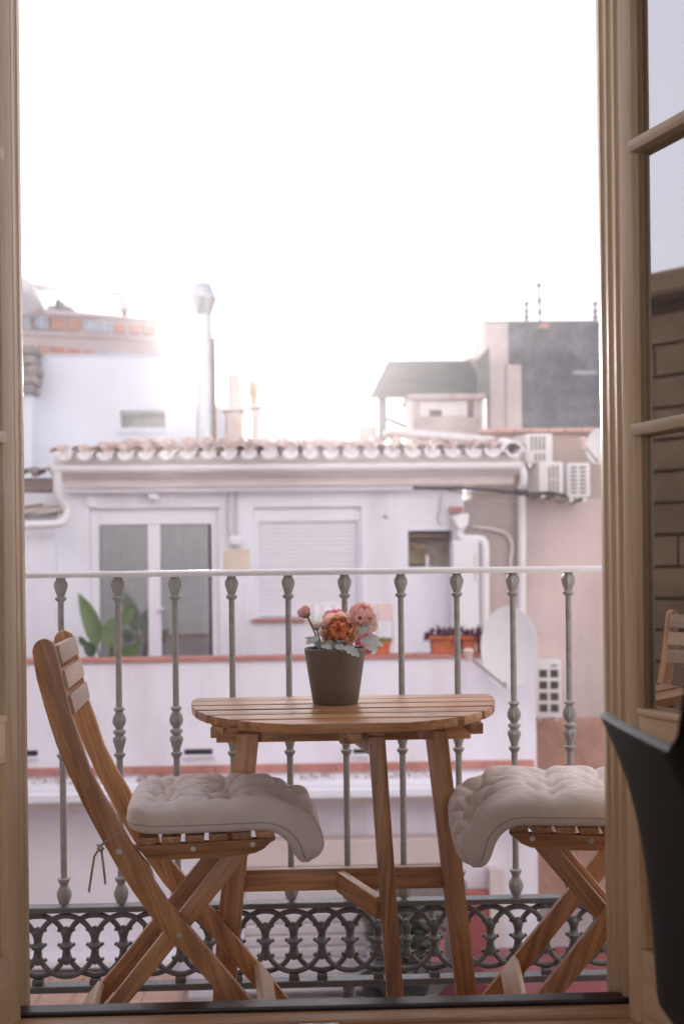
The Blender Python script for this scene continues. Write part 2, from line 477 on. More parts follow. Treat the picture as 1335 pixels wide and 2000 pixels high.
sec = [(-.020, -.007), (.020, -.007)] + prof
n = len(sec)
vs = [(RX0, RY + s[0], zrail + s[1]) for s in sec] + [(RX1, RY + s[0], zrail + s[1]) for s in sec]
hr.add(vs, [list(range(n)), list(range(2 * n - 1, n - 1, -1))] + [(i, i + n, (i + 1) % n + n, (i + 1) % n) for i in range(n)])
handrail_sheen = mat('handrail_sky_sheen', (0.62, 0.60, 0.60), 0.3, 0.1, 20, 0.1, 50, spec=.6)  # paler colour carries the sky's reflection along the rail
obj('handrail', hr, handrail_sheen, rail, smooth=50)
zb1 = zof(641); zb0 = zof(652)
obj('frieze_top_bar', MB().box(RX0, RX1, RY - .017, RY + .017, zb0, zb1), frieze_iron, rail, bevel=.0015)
zc1 = zof(793); zc0 = zof(806)
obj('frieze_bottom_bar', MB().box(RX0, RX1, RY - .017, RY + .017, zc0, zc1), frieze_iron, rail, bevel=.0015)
w = K / 2
P = [(6, 639), (9.5, 636), (11.5, 630, .0), (14.5, 622, .16), (14, 614, .18), (10, 606, .1), (7.2, 602), (8, 598), (12.2, 591), (12, 588), (6.2, 586),
     (6.2, 360), (6.0, 358), (7.6, 356), (11.2, 350), (11, 347.5), (7, 345.5), (7.4, 341, .1), (10.5, 331, .16), (13.4, 322, .18), (12.6, 317, .18), (7.6, 313, .05),
     (9, 311), (12.6, 306), (12, 303), (7, 300.5), (7.2, 298, .05), (11, 293, .16), (13.8, 285, .18), (12.2, 276, .16), (7.4, 268, .05), (7.6, 266), (11.2, 262), (10.6, 259.5), (6.2, 257),
     (6.1, 255), (5.7, 53), (6.2, 51.5), (9, 50), (11.2, 46), (11, 44), (7.2, 42), (7.8, 39, .05), (10.5, 32, .16), (13.6, 22, .18), (13, 15, .16), (9, 9, .08), (8, 7), (11, 4.5), (11.5, 2.6)]
bal = MB().lathe([(p[0] * 2 * w, zof(p[1]) - zof(640), p[2] if len(p) > 2 else 0) for p in P], n=32, flute=8)
bal_me = mesh_from(bal, 'baluster', iron, smooth=55)
for i in range(-2, 12):
    o = obj('baluster', bal_me, None, rail)
    o.location = (x5 + (i - 5) * PITCH, RY, zof(640))
    o.rotation_euler.z = rng.uniform(0, .6)
# overlapping rings and the spindles where they touch
zc = (zof(659) + zof(778)) / 2; hh = (zof(659) - zof(778)) / 2 - .001; hw = PITCH / 2
ring = MB().tube([(hw * math.cos(2 * math.pi * k / 40), 0, hh * math.sin(2 * math.pi * k / 40)) for k in range(40)], .0066, 8, closed=True, sx=1.05, sy=1.1)
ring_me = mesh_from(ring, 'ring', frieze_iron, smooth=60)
sp = []
for r_, z_ in ((3, -.047), (8, -.043), (11.5, -.037), (12, -.032), (8.5, -.024), (9, -.018), (8, -.012), (9, -.009), (14.5, -.003), (15, .002), (9.5, .008), (8, .012), (8.5, .019), (11.5, .030), (12, .036), (9, .041), (3, .047)):
    sp.append((r_ * w * 2 * .92, z_))
spm = MB().lathe(sp, n=10)
for sgn in (-1, 1):
    for zz, r0, r1 in ((.036, .010, .021), (-.037, .010, .021), (.0, .012, .021)):
        spm.beam((sgn * r0, 0, zz), (sgn * r1, 0, zz + .004), .008, .007)
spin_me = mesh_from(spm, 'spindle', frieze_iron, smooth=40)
blk = MB().box(-.0125, .0125, -.011, .011, -.008, .008)
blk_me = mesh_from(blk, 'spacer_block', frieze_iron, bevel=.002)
ylist = [1, 0, 1, 1, 0, 1, 1, 0, 1, 0, 1, 0, 1, 1, 0, 1, 0, 1, 1, 0, 1, 1, 1, 0, 1, 1]
for j in range(-14, 13):
    cx = x5 + j * hw + .004
    o = obj('ring', ring_me, None, rail); o.location = (cx, RY + (.003 if j % 2 else -.003), zc)
    o = obj('spindle', spin_me, None, rail); o.location = (cx, RY, zc); o.rotation_euler.z = rng.uniform(-.1, .1)
    if ylist[j + 14 if j + 14 < len(ylist) else 0]:
        o = obj('spacer_block', blk_me, None, rail); o.location = (cx, RY, zb0 - .0062)
        o = obj('spacer_block', blk_me, None, rail); o.location = (cx, RY, zc1 + .0065)
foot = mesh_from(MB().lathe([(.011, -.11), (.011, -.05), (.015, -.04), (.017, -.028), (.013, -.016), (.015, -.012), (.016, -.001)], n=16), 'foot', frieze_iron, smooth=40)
for xx in (x5, RX0 + .05, RX1 - .05):
    o = obj('foot', foot, None, rail); o.location = (xx, RY, zc0)
for xx in (x5, RX0 + .05, RX1 - .05): obj('bracket', MB().box(xx - .01, xx + .01, 2.456, RY, zc0 - .125, zc0 - .105), iron, rail)

# ------------------------------------------------------------------ folding chairs
teak = wood('oiled_acacia', (0.58, 0.295, 0.13), (0.29, 0.13, 0.052), 0.36)
teak_sheen = wood('sky_sheen_acacia', (0.60, 0.42, 0.29), (0.47, 0.31, 0.20), 0.38, knots=False)  # lighter wood stands in for sky sheen on back slats and stretchers
steel = mat('bolt_steel', (0.62, 0.58, 0.52), 0.3, .1, 30, metal=1.0)
CS = 1015.0
def lx(px): return (px - 300) / CS
def lz(py): return CZ - (py - 4 - HOR) / CS
def lp_(pts): return [(lx(a), lz(b)) for a, b in pts]
STILE_L = [(76, 1268), (84, 1319), (98, 1374), (118, 1442), (141, 1502), (169, 1565), (201, 1629), (230, 1684), (260, 1734), (308, 1806), (356, 1859), (427, 1948), (569, 2126)]
STILE_R = [(618, 2126), (475, 1945), (384, 1830), (327, 1758), (301, 1716), (297, 1698), (291, 1684), (279, 1670), (256, 1639), (233, 1593), (205, 1543), (182, 1497), (164, 1438), (148, 1392), (132, 1319), (121, 1268)]
STILE_T = [(119, 1258), (114, 1249), (106, 1244), (98, 1242), (90, 1244), (82, 1250), (78, 1258)]
LEG_B = [(449, 1668), (498, 1668), (255, 1955), (107, 2126), (60, 2126), (212, 1955)]
SEAT_RAIL = [(258, 1652), (538, 1647), (535, 1652), (527, 1656), (514, 1668), (496, 1676), (420, 1681), (302, 1682), (284, 1672), (268, 1658)]
WID = .165
def make_chair(label):
    t = thing('folding_chair', label, 'chair', (0, 0, 0), 0, 'wooden folding bistro chairs')
    def p(name, mb, m=teak, g=(0, 0, 1), bv=.0025): return obj(name, mb, m, t, local=True, bevel=bv, seg=2, grain=g, smooth=35)
    for s in (-1, 1):
        def yy(a, b): return sorted((s * a, s * b))
        p('stile', MB().prism(lp_(STILE_L + STILE_R + STILE_T), *yy(.176, .154)), g=(.35, 0, -1))
        p('leg', MB().prism(lp_(LEG_B), *yy(.1285, .107)), g=(.6, 0, .75))
        p('seat_rail', MB().prism(lp_(SEAT_RAIL), *yy(.1525, .1305)), g=(1, 0, .03))
        bolt = MB()
        for (bx, by, yo) in ((235, 1655, .176), (348, 1821, .176)):
            b = MB(); c = Vector((lx(bx), 0, lz(by)))
            ring_ = [(0.0065 * math.cos(k * math.pi / 6), 0.0065 * math.sin(k * math.pi / 6)) for k in range(12)]
            b.prism([(c.x + q[0], c.z + q[1]) for q in ring_], *yy(yo - .002, yo + .0025))
            obj('bolt', b, steel, t, local=True, bevel=.001)
        for (bx, by) in ((376, 1661), (492, 1657)):
            b = MB(); c = Vector((lx(bx), 0, lz(by)))
            b.prism([(c.x + .006 * math.cos(k * math.pi / 6), c.z + .006 * math.sin(k * math.pi / 6)) for k in range(12)], *yy(.1515, .155))
            obj('bolt', b, steel, t, local=True, bevel=.001)
    # back slats, lying a little behind the front edges of the stiles
    for (bx, by) in ((141, 1277), (152, 1326), (163, 1375)):
        c = Vector((lx(bx) - .030, 0, lz(by)))
        d = Vector((.21, 0, -1)).normalized(); nrm = Vector((1, 0, .21)).normalized()
        sl = MB().add([c + d * a + nrm * b + Vector((0, y, 0)) for y in (-.1535, .1535) for a, b in ((-.0185, 0), (.0185, 0), (.0185, .017), (-.0185, .017))],
                      [(0, 1, 2, 3), (7, 6, 5, 4), (0, 4, 5, 1), (1, 5, 6, 2), (2, 6, 7, 3), (3, 7, 4, 0)])
        p('back_slat', sl, teak_sheen, g=(0, 1, 0))
    # seat slats across the rails
    for k in range(6):
        x0 = lx(268) + k * .0455
        z0 = lz(1651.5 - (x0 - lx(258)) * CS * .018) + .0006
        p('seat_slat', MB().box(x0, x0 + .0365, -.1525, .1525, z0, z0 + .014), g=(0, 1, 0))
    # stretchers between the feet
    for (a, yw) in (((522, 2010), .1535), ((160, 2016), .1065)):
        c = Vector((lx(a[0]), 0, lz(a[1] - 2)))
        sg = 1 if a[0] > 300 else -1
        d = Vector((.62 * sg, 0, -.78)); nn = Vector((.78, 0, .62 * sg)) * sg
        st = MB().add([c + d * u + nn * v + Vector((0, y, 0)) for y in (-yw, yw) for u, v in ((-.024, -.008), (.024, -.008), (.024, .008), (-.024, .008))],
                      [(0, 1, 2, 3), (7, 6, 5, 4), (0, 4, 5, 1), (1, 5, 6, 2), (2, 6, 7, 3), (3, 7, 4, 0)])
        p('stretcher', st, teak_sheen, g=(0, 1, 0))
    return t
A1, A2, NARROW = rad(5.5), rad(173.5), 0.83
near = at(300, 1640, 2.02)
chair = make_chair('wooden folding chair at the left of the table, its whole back showing')
def place(o, p, ang, ynear):
    off = Matrix.Rotation(ang, 3, 'Z') @ Vector((0, ynear, 0))
    o.location = (p.x - off.x, p.y - off.y, 0); o.rotation_euler = (0, 0, ang)
chair.scale = (1, NARROW, 1)
chair2 = copy_tree(chair)
place(chair, near, A1, -WID * NARROW)
near2 = at(1232, 1640, 2.02)
place(chair2, near2, A2, WID * NARROW)
chair2['label'] = 'wooden folding chair at the right of the table, cut off by the door frame'

# ------------------------------------------------------------------ tufted seat cushions
def cushion(name, label, host, seed, base, wide, x_back, x_turn, drop, drop_len, puff, skew):
    """soft pad lying on the seat slats; its front part hangs over the edge of the seat"""
    r = random.Random(seed)
    t = thing(name, label, 'cushion', host.location, host.rotation_euler.z, 'tufted beige seat cushions')
    NU, NV = 132, 96
    zs = lz(1636.5) + .0045
    flat = x_turn - x_back
    rb = .075; arc = rb * drop
    total = flat + arc + drop_len
    def spine(s, v):
        """point and normal of the underside's middle line at arc length s"""
        if s < flat: return Vector((x_back + s, 0, zs)), Vector((0, 0, 1))
        da = drop + skew * v                                   # the far corner of the flap hangs less
        a = min((s - flat) / arc, 1.0) * da
        rq = arc / max(da, .05)
        p = Vector((x_turn + rq * math.sin(a), 0, zs - rq + rq * math.cos(a)))
        nrm = Vector((math.sin(a), 0, math.cos(a)))
        if s > flat + arc: p += Vector((math.cos(a), 0, -math.sin(a))) * (s - flat - arc)
        return p, nrm
    tu = [(total * a, wide * b, r.uniform(.9, 1.15)) for a in (.2, .5, .8) for b in (-.52, 0, .52)]
    tu = [(a + r.uniform(-.008, .008), b + r.uniform(-.008, .008), c) for a, b, c in tu]
    ph = [(r.uniform(0, 6.28), r.randint(5, 8)) for _ in tu]
    from mathutils import noise
    def thick(s, y):
        u = abs(2 * s / total - 1); v = abs(y) / wide
        e = max(0, 1 - u ** 7) ** .38 * max(0, 1 - v ** 7) ** .38
        h = puff * e
        dm = 0
        for (a, b, c), (p0, k0) in zip(tu, ph):
            dx, dy = s - a, y - b; d = math.hypot(dx, dy)
            dm += c * (.034 * math.exp(-(d / .022) ** 1.2) + .012 * math.exp(-(d / .055) ** 2))
            an = math.atan2(dy, dx)
            dm += 0.0125 * (.55 - abs(math.sin(.5 * (k0 * an + p0 + 5 * d))) ** .5) * math.exp(-((d - .032) / .026) ** 2)
        A = abs(math.sin(math.pi * (s / total - .2) / .3)); B = abs(math.sin(math.pi * (y / wide + .52) / .52))
        dm += .015 * ((1 - A) ** 2.2 * (.25 + .75 * (1 - B) ** 1.2) + (1 - B) ** 2.2 * (.25 + .75 * (1 - A) ** 1.2)) * (1 - max(u, v) ** 8)
        dm += .0035 * noise.noise(Vector((s * 11, y * 11, seed)))
        dm += .0020 * (1 - abs(noise.noise(Vector((s * 20, y * 28, seed + 4))))) ** 8
        dm += .0012 * noise.noise(Vector((s * 50 + y * 16, y * 44, seed + 9)))
        # cross folds where the pad bends over the seat edge
        if flat - .03 < s < total:
            dm += .0055 * math.sin(y * 95 + 6 * noise.noise(Vector((s * 18, y * 10, 3)))) * math.exp(-((s - flat - arc * .6) / .05) ** 2)
        return max(h - dm * e ** .5, .012 * e)
    top, bot = [], []
    for i in range(NU + 1):
        s = total * (0.5 - 0.5 * math.cos(math.pi * i / NU)) * .35 + total * i / NU * .65
        for j in range(NV + 1):
            q = -1 + 2 * j / NV
            q = q * .65 + .35 * math.sin(q * math.pi / 2)
            y = wide * q
            rr = 1 - .10 * abs(q) ** 4 * (abs(2 * s / total - 1)) ** 4          # softly rounded corners
            uu = 2 * s / total - 1
            p, nrm = spine(s - .040 * abs(q) ** 5 * uu ** 5, q)
            cx = spine(total / 2, 0)[0]
            u = abs(2 * s / total - 1); v = abs(q)
            e = max(0, 1 - u ** 7) ** .38 * max(0, 1 - v ** 7) ** .38
            side = Vector((0, y * rr, 0))
            sag = Vector((0, 0, -.010 * max(0, (abs(q) - .7) / .3) * 0))
            mid = .46 * puff                                                       # height of the seam
            top.append(p + side + nrm * (mid * (1 - .0 * e) + (thick(s, y) - mid * .0) * 1.0 * (1 if e > 0 else 0) - mid * (1 - e) * .0) + sag)
            bot.append(p + side + nrm * (mid * (1 - e)) + sag * .6)
    mbb = MB(); W_ = NV + 1
    vs = []; idx_t = {}; idx_b = {}
    for i in range(NU + 1):
        for j in range(W_):
            k = i * W_ + j
            idx_t[k] = len(vs); vs.append(top[k])
            if i in (0, NU) or j in (0, NV): idx_b[k] = idx_t[k]
            else: idx_b[k] = len(vs); vs.append(bot[k])
    fs = []
    for i in range(NU):
        for j in range(NV):
            a, b, c, d = i * W_ + j, (i + 1) * W_ + j, (i + 1) * W_ + j + 1, i * W_ + j + 1
            fs.append((idx_t[a], idx_t[b], idx_t[c], idx_t[d])); fs.append((idx_b[d], idx_b[c], idx_b[b], idx_b[a]))
    mbb.add(vs, fs)
    body = obj('pad', mbb, fabric(name + '_cotton', base), t, local=True, smooth=180)
    pipe = MB()
    edge = [vs[idx_t[j]] for j in range(0, W_, 3)] + [vs[idx_t[i * W_ + NV]] for i in range(3, NU, 3)] + [vs[idx_t[NU * W_ + j]] for j in range(NV, -1, -3)] + [vs[idx_t[i * W_]] for i in range(NU - 3, 0, -3)]
    pipe.tube(edge, .0014, 5, closed=True)
    obj('seam', pipe, fabric('seam_thread', (0.44, 0.38, 0.34)), t, local=True, smooth=60)
    btn = mesh_from(MB().lathe([(.0, -.003), (.006, -.002), (.007, .0005), (.004, .002), (0, .0025)], n=10, cap=False), 'tuft_button', MATS[name + '_cotton'], smooth=60)
    for (a, b, c) in tu:
        p, nrm = spine(a, b / wide)
        o = obj('tuft_button', btn, None, t, local=True)
        o.location = p + Vector((0, b, 0)) + nrm * (.46 * puff + thick(a, b) + .0005)
        o.rotation_euler = nrm.to_track_quat('Z', 'Y').to_euler()
    return t
cu1 = cushion('seat_cushion', 'grey beige tufted cushion with a tie string on the left chair', chair, 3, (0.77, 0.69, 0.645), .158, lx(243), lx(508), rad(58), .046, .052, rad(-16))
cu2 = cushion('seat_cushion', 'beige tufted cushion drooping off the front of the right chair', chair2, 8, (0.80, 0.70, 0.61), .164, lx(243), lx(510), rad(54), .066, .055, rad(24))
tie = MB()
zt_ = lz(1612)
def L3(px, py, y): return Vector((lx(px), y * NARROW, lz(py)))
tie.tube([L3(244, 1616, -.168), L3(228, 1622, -.179), L3(212, 1632, -.181), L3(200, 1642, -.182), L3(194, 1640, -.178)], .0026, 6)
tie.tube([L3(202, 1640, -.183), L3(196, 1645, -.187), L3(201, 1651, -.184), L3(206, 1645, -.181)], .0032, 6)
tie.tube([L3(199, 1645, -.185), L3(189, 1660, -.186), L3(184, 1690, -.187), L3(178, 1728, -.186)], .0022, 6)
tie.tube([L3(202, 1647, -.184), L3(205, 1670, -.186), L3(208, 1700, -.187), L3(209, 1714, -.186)], .0022, 6)
obj('tie_string', tie, fabric('tie_cotton', (0.42, 0.34, 0.26)), cu1, local=True, smooth=60)

# ------------------------------------------------------------------ half-round slatted table
TB = 2.45
tcx = at(668, 1358, TB).x
table = thing('bistro_table', 'half round slatted wooden table standing against the railing between the chairs', 'table', (tcx, 2.25, 0))
TZ = 0.71
half = [(.0, .338), (.035, .343), (.075, .342), (.15, .332), (.222, .315), (.296, .283), (.335, .258), (.37, .228), (.405, .185), (.44, .115)]
def hwid(d):
    for (a, b), (c, e) in zip(half, half[1:]):
        if a <= d <= c: return b + (e - b) * (d - a) / (c - a)
    return half[-1][1]
BW, GAP = .0618, .0138
for k in range(6):
    d0, d1 = k * (BW + GAP), k * (BW + GAP) + BW
    if k == 5: d1 = .44
    pts = []
    N = 7
    for i in range(N + 1): d = d0 + (d1 - d0) * i / N; pts.append((tcx + hwid(d), TB - d))
    for i in range(N, -1, -1): d = d0 + (d1 - d0) * i / N; pts.append((tcx - hwid(d), TB - d))
    obj('top_board', MB().column(pts, TZ - .019, TZ + rng.uniform(-.0008, .0008)), teak, table, bevel=.0028, seg=2, grain=(1, 0, 0), smooth=35)
dark_teak = teak
for sx in (-1, 1):
    for (xx, y0, y1) in ((.262, 2.115, 2.43), (.155, 2.062, 2.43)):
        obj('batten', MB().box(tcx + sx * xx - .013, tcx + sx * xx + .013, y0, y1, TZ - .019 - .0225, TZ - .0195), teak, table, bevel=.002, seg=2, grain=(0, 1, 0), smooth=35)
obj('batten', MB().box(tcx - .018, tcx + .025, 2.035, 2.43, TZ - .044, TZ - .0195), teak, table, bevel=.002, seg=2, grain=(0, 1, 0), smooth=35)
obj('apron', MB().box(tcx - .285, tcx + .285, 2.352, 2.374, TZ - .09, TZ - .0445), teak, table, bevel=.002, seg=2, grain=(1, 0, 0), smooth=35)
def tl(px, py, Y): p = at(px, py, Y); return (p.x, p.z)
LY = 2.36
lb = [tl(465, 1428, LY), tl(507, 1428, LY), tl(467, 1850, LY), (at(458, 1945, LY).x, 0), (at(414, 1945, LY).x, 0), tl(428, 1790, LY)]
obj('leg', MB().prism(lb, LY - .0395, LY - .0085), teak, table, bevel=.003, seg=2, grain=(.1, 0, 1), smooth=35)
rb_ = [tl(827, 1423, LY), tl(869, 1423, LY), tl(927, 1940, LY), (at(929, 1950, LY).x, 0), (at(889, 1950, LY).x, 0), tl(888, 1940, LY)]
obj('leg', MB().prism(rb_, LY - .0395, LY - .0085), teak, table, bevel=.003, seg=2, grain=(-.1, 0, 1), smooth=35)
s0, s1 = tl(474, 1700, LY), tl(866, 1694, LY)
zst = at(660, 1716, LY).z
obj('stretcher', MB().box(s0[0], s1[0] + .004, LY - .007, LY + .013, zst - .0245, zst + .0245), teak, table, bevel=.0025, seg=2, grain=(1, 0, 0), smooth=35)
GY = 2.13
ga = [tl(719, 1437, GY), tl(751, 1437, GY), tl(787, 1942, GY), (at(790, 2060, GY).x, 0), (at(758, 2060, GY).x, 0), tl(755, 1942, GY)]
obj('gate_leg', MB().prism(ga, GY - .012, GY + .030), teak, table, bevel=.003, seg=2, grain=(.08, 0, 1), smooth=35)
a_, b_ = at(664, 1718, LY - .008), at(741, 1754, GY + .03)
a_.z = b_.z = zst - .003
obj('gate_stretcher', MB().beam(a_, b_, .020, .046), teak, table, bevel=.0025, seg=2, grain=(b_ - a_), smooth=35)
c_, d_ = at(740, 1432, GY - .01), at(690, 1425, LY)
c_.z = d_.z = TZ - .068
obj('gate_rail', MB().beam(c_, d_, .022, .045), teak, table, bevel=.005, seg=2, grain=(d_ - c_), smooth=35)

# ------------------------------------------------------------------ flower pot
PY = 2.315
pb = at(655, 1377, PY)
pot = thing('potted_flowers', 'taupe pot of pink and orange ranunculus flowers on the slatted table', 'flower pot', (pb.x, PY, TZ + .001))
kp_ = PY / FOC
H_ = 108 * kp_
prof = [(.0, .0), (43 * kp_, .0), (44.5 * kp_, .003), (50 * kp_, H_ * .35), (56 * kp_, H_ * .72), (59.5 * kp_, H_ * .92), (60 * kp_, H_ * .965), (59 * kp_, H_ * .99), (57.5 * kp_, H_), (55.5 * kp_, H_ * .99), (55 * kp_, H_ * .9), (0, H_ * .89)]
o = obj('pot', MB().lathe(prof, 48, (pb.x, PY, TZ + .001), cap=False), mat('taupe_ceramic', (0.165, 0.128, 0.098), 0.5, .14, 9, .12, 90, stain=(.21, .17, .14), stain_amt=.5, stain_scale=14), pot, smooth=50)
obj('soil', MB().lathe([(0, 0), (54.8 * kp_, 0), (50 * kp_, .006), (0, .008)], 24, (pb.x, PY, TZ + H_ * .9), cap=False), mat('soil', (0.05, 0.04, 0.03), .95, .4, 60, 1.0, 90), pot)
def petal_mesh(name, m, cup=1.0, n=5):
    mb = MB(); vs = []
    for i in range(n + 1):
        v = i / n
        for j in range(n + 1):
            u = -1 + 2 * j / n
            wd = math.sin(math.pi * (.12 + .80 * v)) ** .7 * .62
            x = u * wd
            z = v * (1 - .12 * u * u)
            y = -(.42 * cup * math.sin(v * math.pi * .62)) + .30 * cup * (u * u) * (.3 + v * .7) + (v ** 3) * .45 * cup
            vs.append((x, y + .04 * math.sin(9 * u + 5 * v), z))
    fs = []
    for i in range(n):
        for j in range(n): fs.append((i * (n + 1) + j, i * (n + 1) + j + 1, (i + 1) * (n + 1) + j + 1, (i + 1) * (n + 1) + j))
    mb.add(vs, fs)
    return mesh_from(mb, name, m, smooth=180)
pet = {
    'peach': (leafy('peach_petal', (0.98, 0.62, 0.42), (0.98, 0.78, 0.63), .6, .68, 40), leafy('orange_petal', (0.97, 0.42, 0.16), (0.98, 0.57, 0.32), .6, .68, 40)),
    'pink': (leafy('pink_petal', (0.98, 0.60, 0.57), (0.98, 0.77, 0.73), .6, .68, 40), leafy('rose_petal', (0.97, 0.48, 0.44), (0.98, 0.62, 0.55), .6, .68, 40)),
    'cream': (leafy('cream_petal', (0.96, 0.80, 0.72), (0.97, 0.88, 0.82), .6, .68, 40), leafy('blush_petal', (0.80, 0.45, 0.40), (0.84, 0.56, 0.50), .6, .3, 40)),
    'hot': (leafy('magenta_petal', (0.96, 0.36, 0.46), (0.97, 0.52, 0.60), .6, .68, 40), leafy('magenta_core', (0.74, 0.12, 0.22), (0.8, 0.2, 0.3), .6, .3, 40)),
}
PM = {k: (petal_mesh('petal', a), petal_mesh('petal', b, 1.25)) for k, (a, b) in pet.items()}
stem_m = leafy('stem_green', (0.16, 0.15, 0.09), (0.22, 0.19, 0.12), .6, .1)
calyx_m = leafy('calyx_green', (0.22, 0.27, 0.07), (0.34, 0.36, 0.14), .6, .2)
soil_top = Vector((pb.x, PY, TZ + H_ * .9))
def flower(px, py, Y, size, kind, axis, bud=0.0, foot=(0, 0)):
    c = at(px, py, Y); ax = Vector(axis).normalized()
    root = thing('flower', None, None, c); del_keys = [k for k in ('label', 'category') if k in root]
    root.parent = pot; root.matrix_parent_inverse = Matrix.Translation(-WORLD_AT[pot.name])
    root.rotation_euler = ax.to_track_quat('Z', 'Y').to_euler()
    base = -size * .32
    layers = [(4, .50, 4, 1), (5, .64, 16, 1), (6, .78, 32, 0), (7, .90, 50, 0), (7, 1.0, 72, 0)]
    if kind == 'peach': layers = [(3, .34, 4, 1), (4, .44, 12, 1), (5, .56, 21, 1), (6, .68, 31, 1), (7, .80, 42, 1), (8, .92, 56, 0), (8, 1.0, 70, 0), (8, 1.05, 84, 0)]
    if bud: layers = [(4, .5, 2, 1), (5, .66, 9, 0), (6, .78, 18, 0), (6, .84, 27, 0)]
    for li, (n_, sc, tilt, inner) in enumerate(layers):
        for k in range(n_):
            a = 2 * math.pi * k / n_ + li * .55 + rng.uniform(-.12, .12)
            o = obj('petal', PM[kind][1 if inner else 0], None, root, local=True)
            s = size * .62 * sc * rng.uniform(.92, 1.08)
            rr = size * (.02 + .016 * li)
            o.location = (math.cos(a) * rr, math.sin(a) * rr, base + size * .02 * li * (-1 if li > 3 else 1))
            # petal local -y is its outer side; turn outward by tilt
            o.rotation_euler = (Matrix.Rotation(a + math.pi / 2, 3, 'Z') @ Matrix.Rotation(rad(tilt), 3, 'X')).to_euler()
            o.scale = (s, s, s)
    cal = MB().lathe([(0, base - size * .10), (size * .14, base - size * .07), (size * .26, base + size * .03), (size * .20, base + size * .05), (0, base + .0)], 10, cap=False)
    obj('calyx', cal, calyx_m, root, local=True, smooth=60)
    top = c + ax * (base - size * .05); bot = soil_top + Vector((foot[0], foot[1], -.004))
    mid = (top + bot) / 2 + Vector((rng.uniform(-.006, .006), rng.uniform(-.004, .004), .004)); mid2 = top - ax * .012 + Vector((0, 0, -.004))
    pts = []
    for i in range(9):
        t_ = i / 8; pts.append(((1 - t_) ** 3) * bot + 3 * t_ * (1 - t_) ** 2 * mid + 3 * t_ * t_ * (1 - t_) * mid2 + t_ ** 3 * top)
    obj('stem', MB().tube(pts, .0019, 6), stem_m, pot, smooth=60)
flower(661, 1231, 2.270, .060, 'peach', (-.10, -1, .22), foot=(.004, -.02))
flower(709, 1190, 2.30, .048, 'pink', (.25, -.55, .85), foot=(.012, -.005))
flower(728, 1216, 2.315, .045, 'cream', (.75, -.3, -.1), foot=(.022, 0))
flower(593, 1194, 2.30, .040, 'pink', (-.55, -.2, .8), 1, foot=(-.025, -.01))
flower(634, 1220, 2.29, .030, 'pink', (.1, -.3, 1), 1, foot=(-.016, -.02))
flower(617, 1222, 2.33, .026, 'cream', (-.2, -.2, 1), 1, foot=(-.02, .0))
flower(652, 1199, 2.36, .046, 'hot', (-.1, -.2, 1), foot=(-.004, .02))
flower(690, 1205, 2.345, .044, 'cream', (.0, -.4, .9), foot=(.006, .02))
flower(719, 1252, 2.37, .048, 'hot', (.5, -.5, .2), foot=(.03, .02))
silver = leafy('dusty_leaf', (0.46, 0.56, 0.55), (0.70, 0.77, 0.76), .8, .25, 30)
def lobed_leaf(n=4):
    mb = MB(); L = []
    for k in range(33):
        t_ = k / 32; L.append((t_, .30 * math.sin(math.pi * min(1, t_ * .93 + .05)) ** .7 * (.62 + .38 * abs(math.sin(t_ * math.pi * 3.6)))))
    vs = []
    for t_, w_ in L:
        zc_ = .22 * math.sin(t_ * 2.6) - .05
        vs += [(t_, -w_, zc_ + .10 * w_ * 2), (t_, -w_ * .5, zc_), (t_, 0, zc_ + .02), (t_, w_ * .5, zc_), (t_, w_, zc_ + .10 * w_ * 2)]
    fs = []
    for i in range(32):
        for j in range(4): fs.append((i * 5 + j, i * 5 + j + 1, (i + 1) * 5 + j + 1, (i + 1) * 5 + j))
    mb.add(vs, fs); return mesh_from(mb, 'leaf', silver, smooth=180)
leaf_me = lobed_leaf()
rl = random.Random(21)
for k in range(26):
    a = 2 * math.pi * k / 26 + rl.uniform(-.2, .2)
    o = obj('leaf', leaf_me, None, pot, local=True)
    r0 = rl.uniform(.012, .04)
    o.location = (math.cos(a) * r0, math.sin(a) * r0, H_ * .90 + rl.uniform(0, .012))
    o.rotation_euler = Euler((rl.uniform(-.4, .4), rl.uniform(-.75, -.12), a), 'XYZ')
    s = rl.uniform(.032, .046); o.scale = (s, s, s)
for (px, py, Y, sx, rot) in ((708, 1240, 2.29, .034, (1.1, -.4, .4)), (718, 1250, 2.27, .034, (1.2, .2, .1)), (728, 1243, 2.30, .03, (1.0, .3, -.1)), (690, 1262, 2.25, .04, (1.0, .6, -.3)), (738, 1256, 2.29, .028, (.9, .3, .3)), (612, 1256, 2.275, .030, (.9, -.3, .3)), (726, 1262, 2.26, .030, (1.1, .4, .2)), (640, 1262, 2.25, .028, (1.1, .2, .5)), (670, 1262, 2.25, .036, (1.0, .5, .6))):
    p = at(px, py, Y)
    o = obj('leaf', leaf_me, None, pot, local=True)
    o.location = p - WORLD_AT[pot.name] - Vector((sx * .5, 0, 0)); o.rotation_euler = rot; o.scale = (sx, sx, sx)

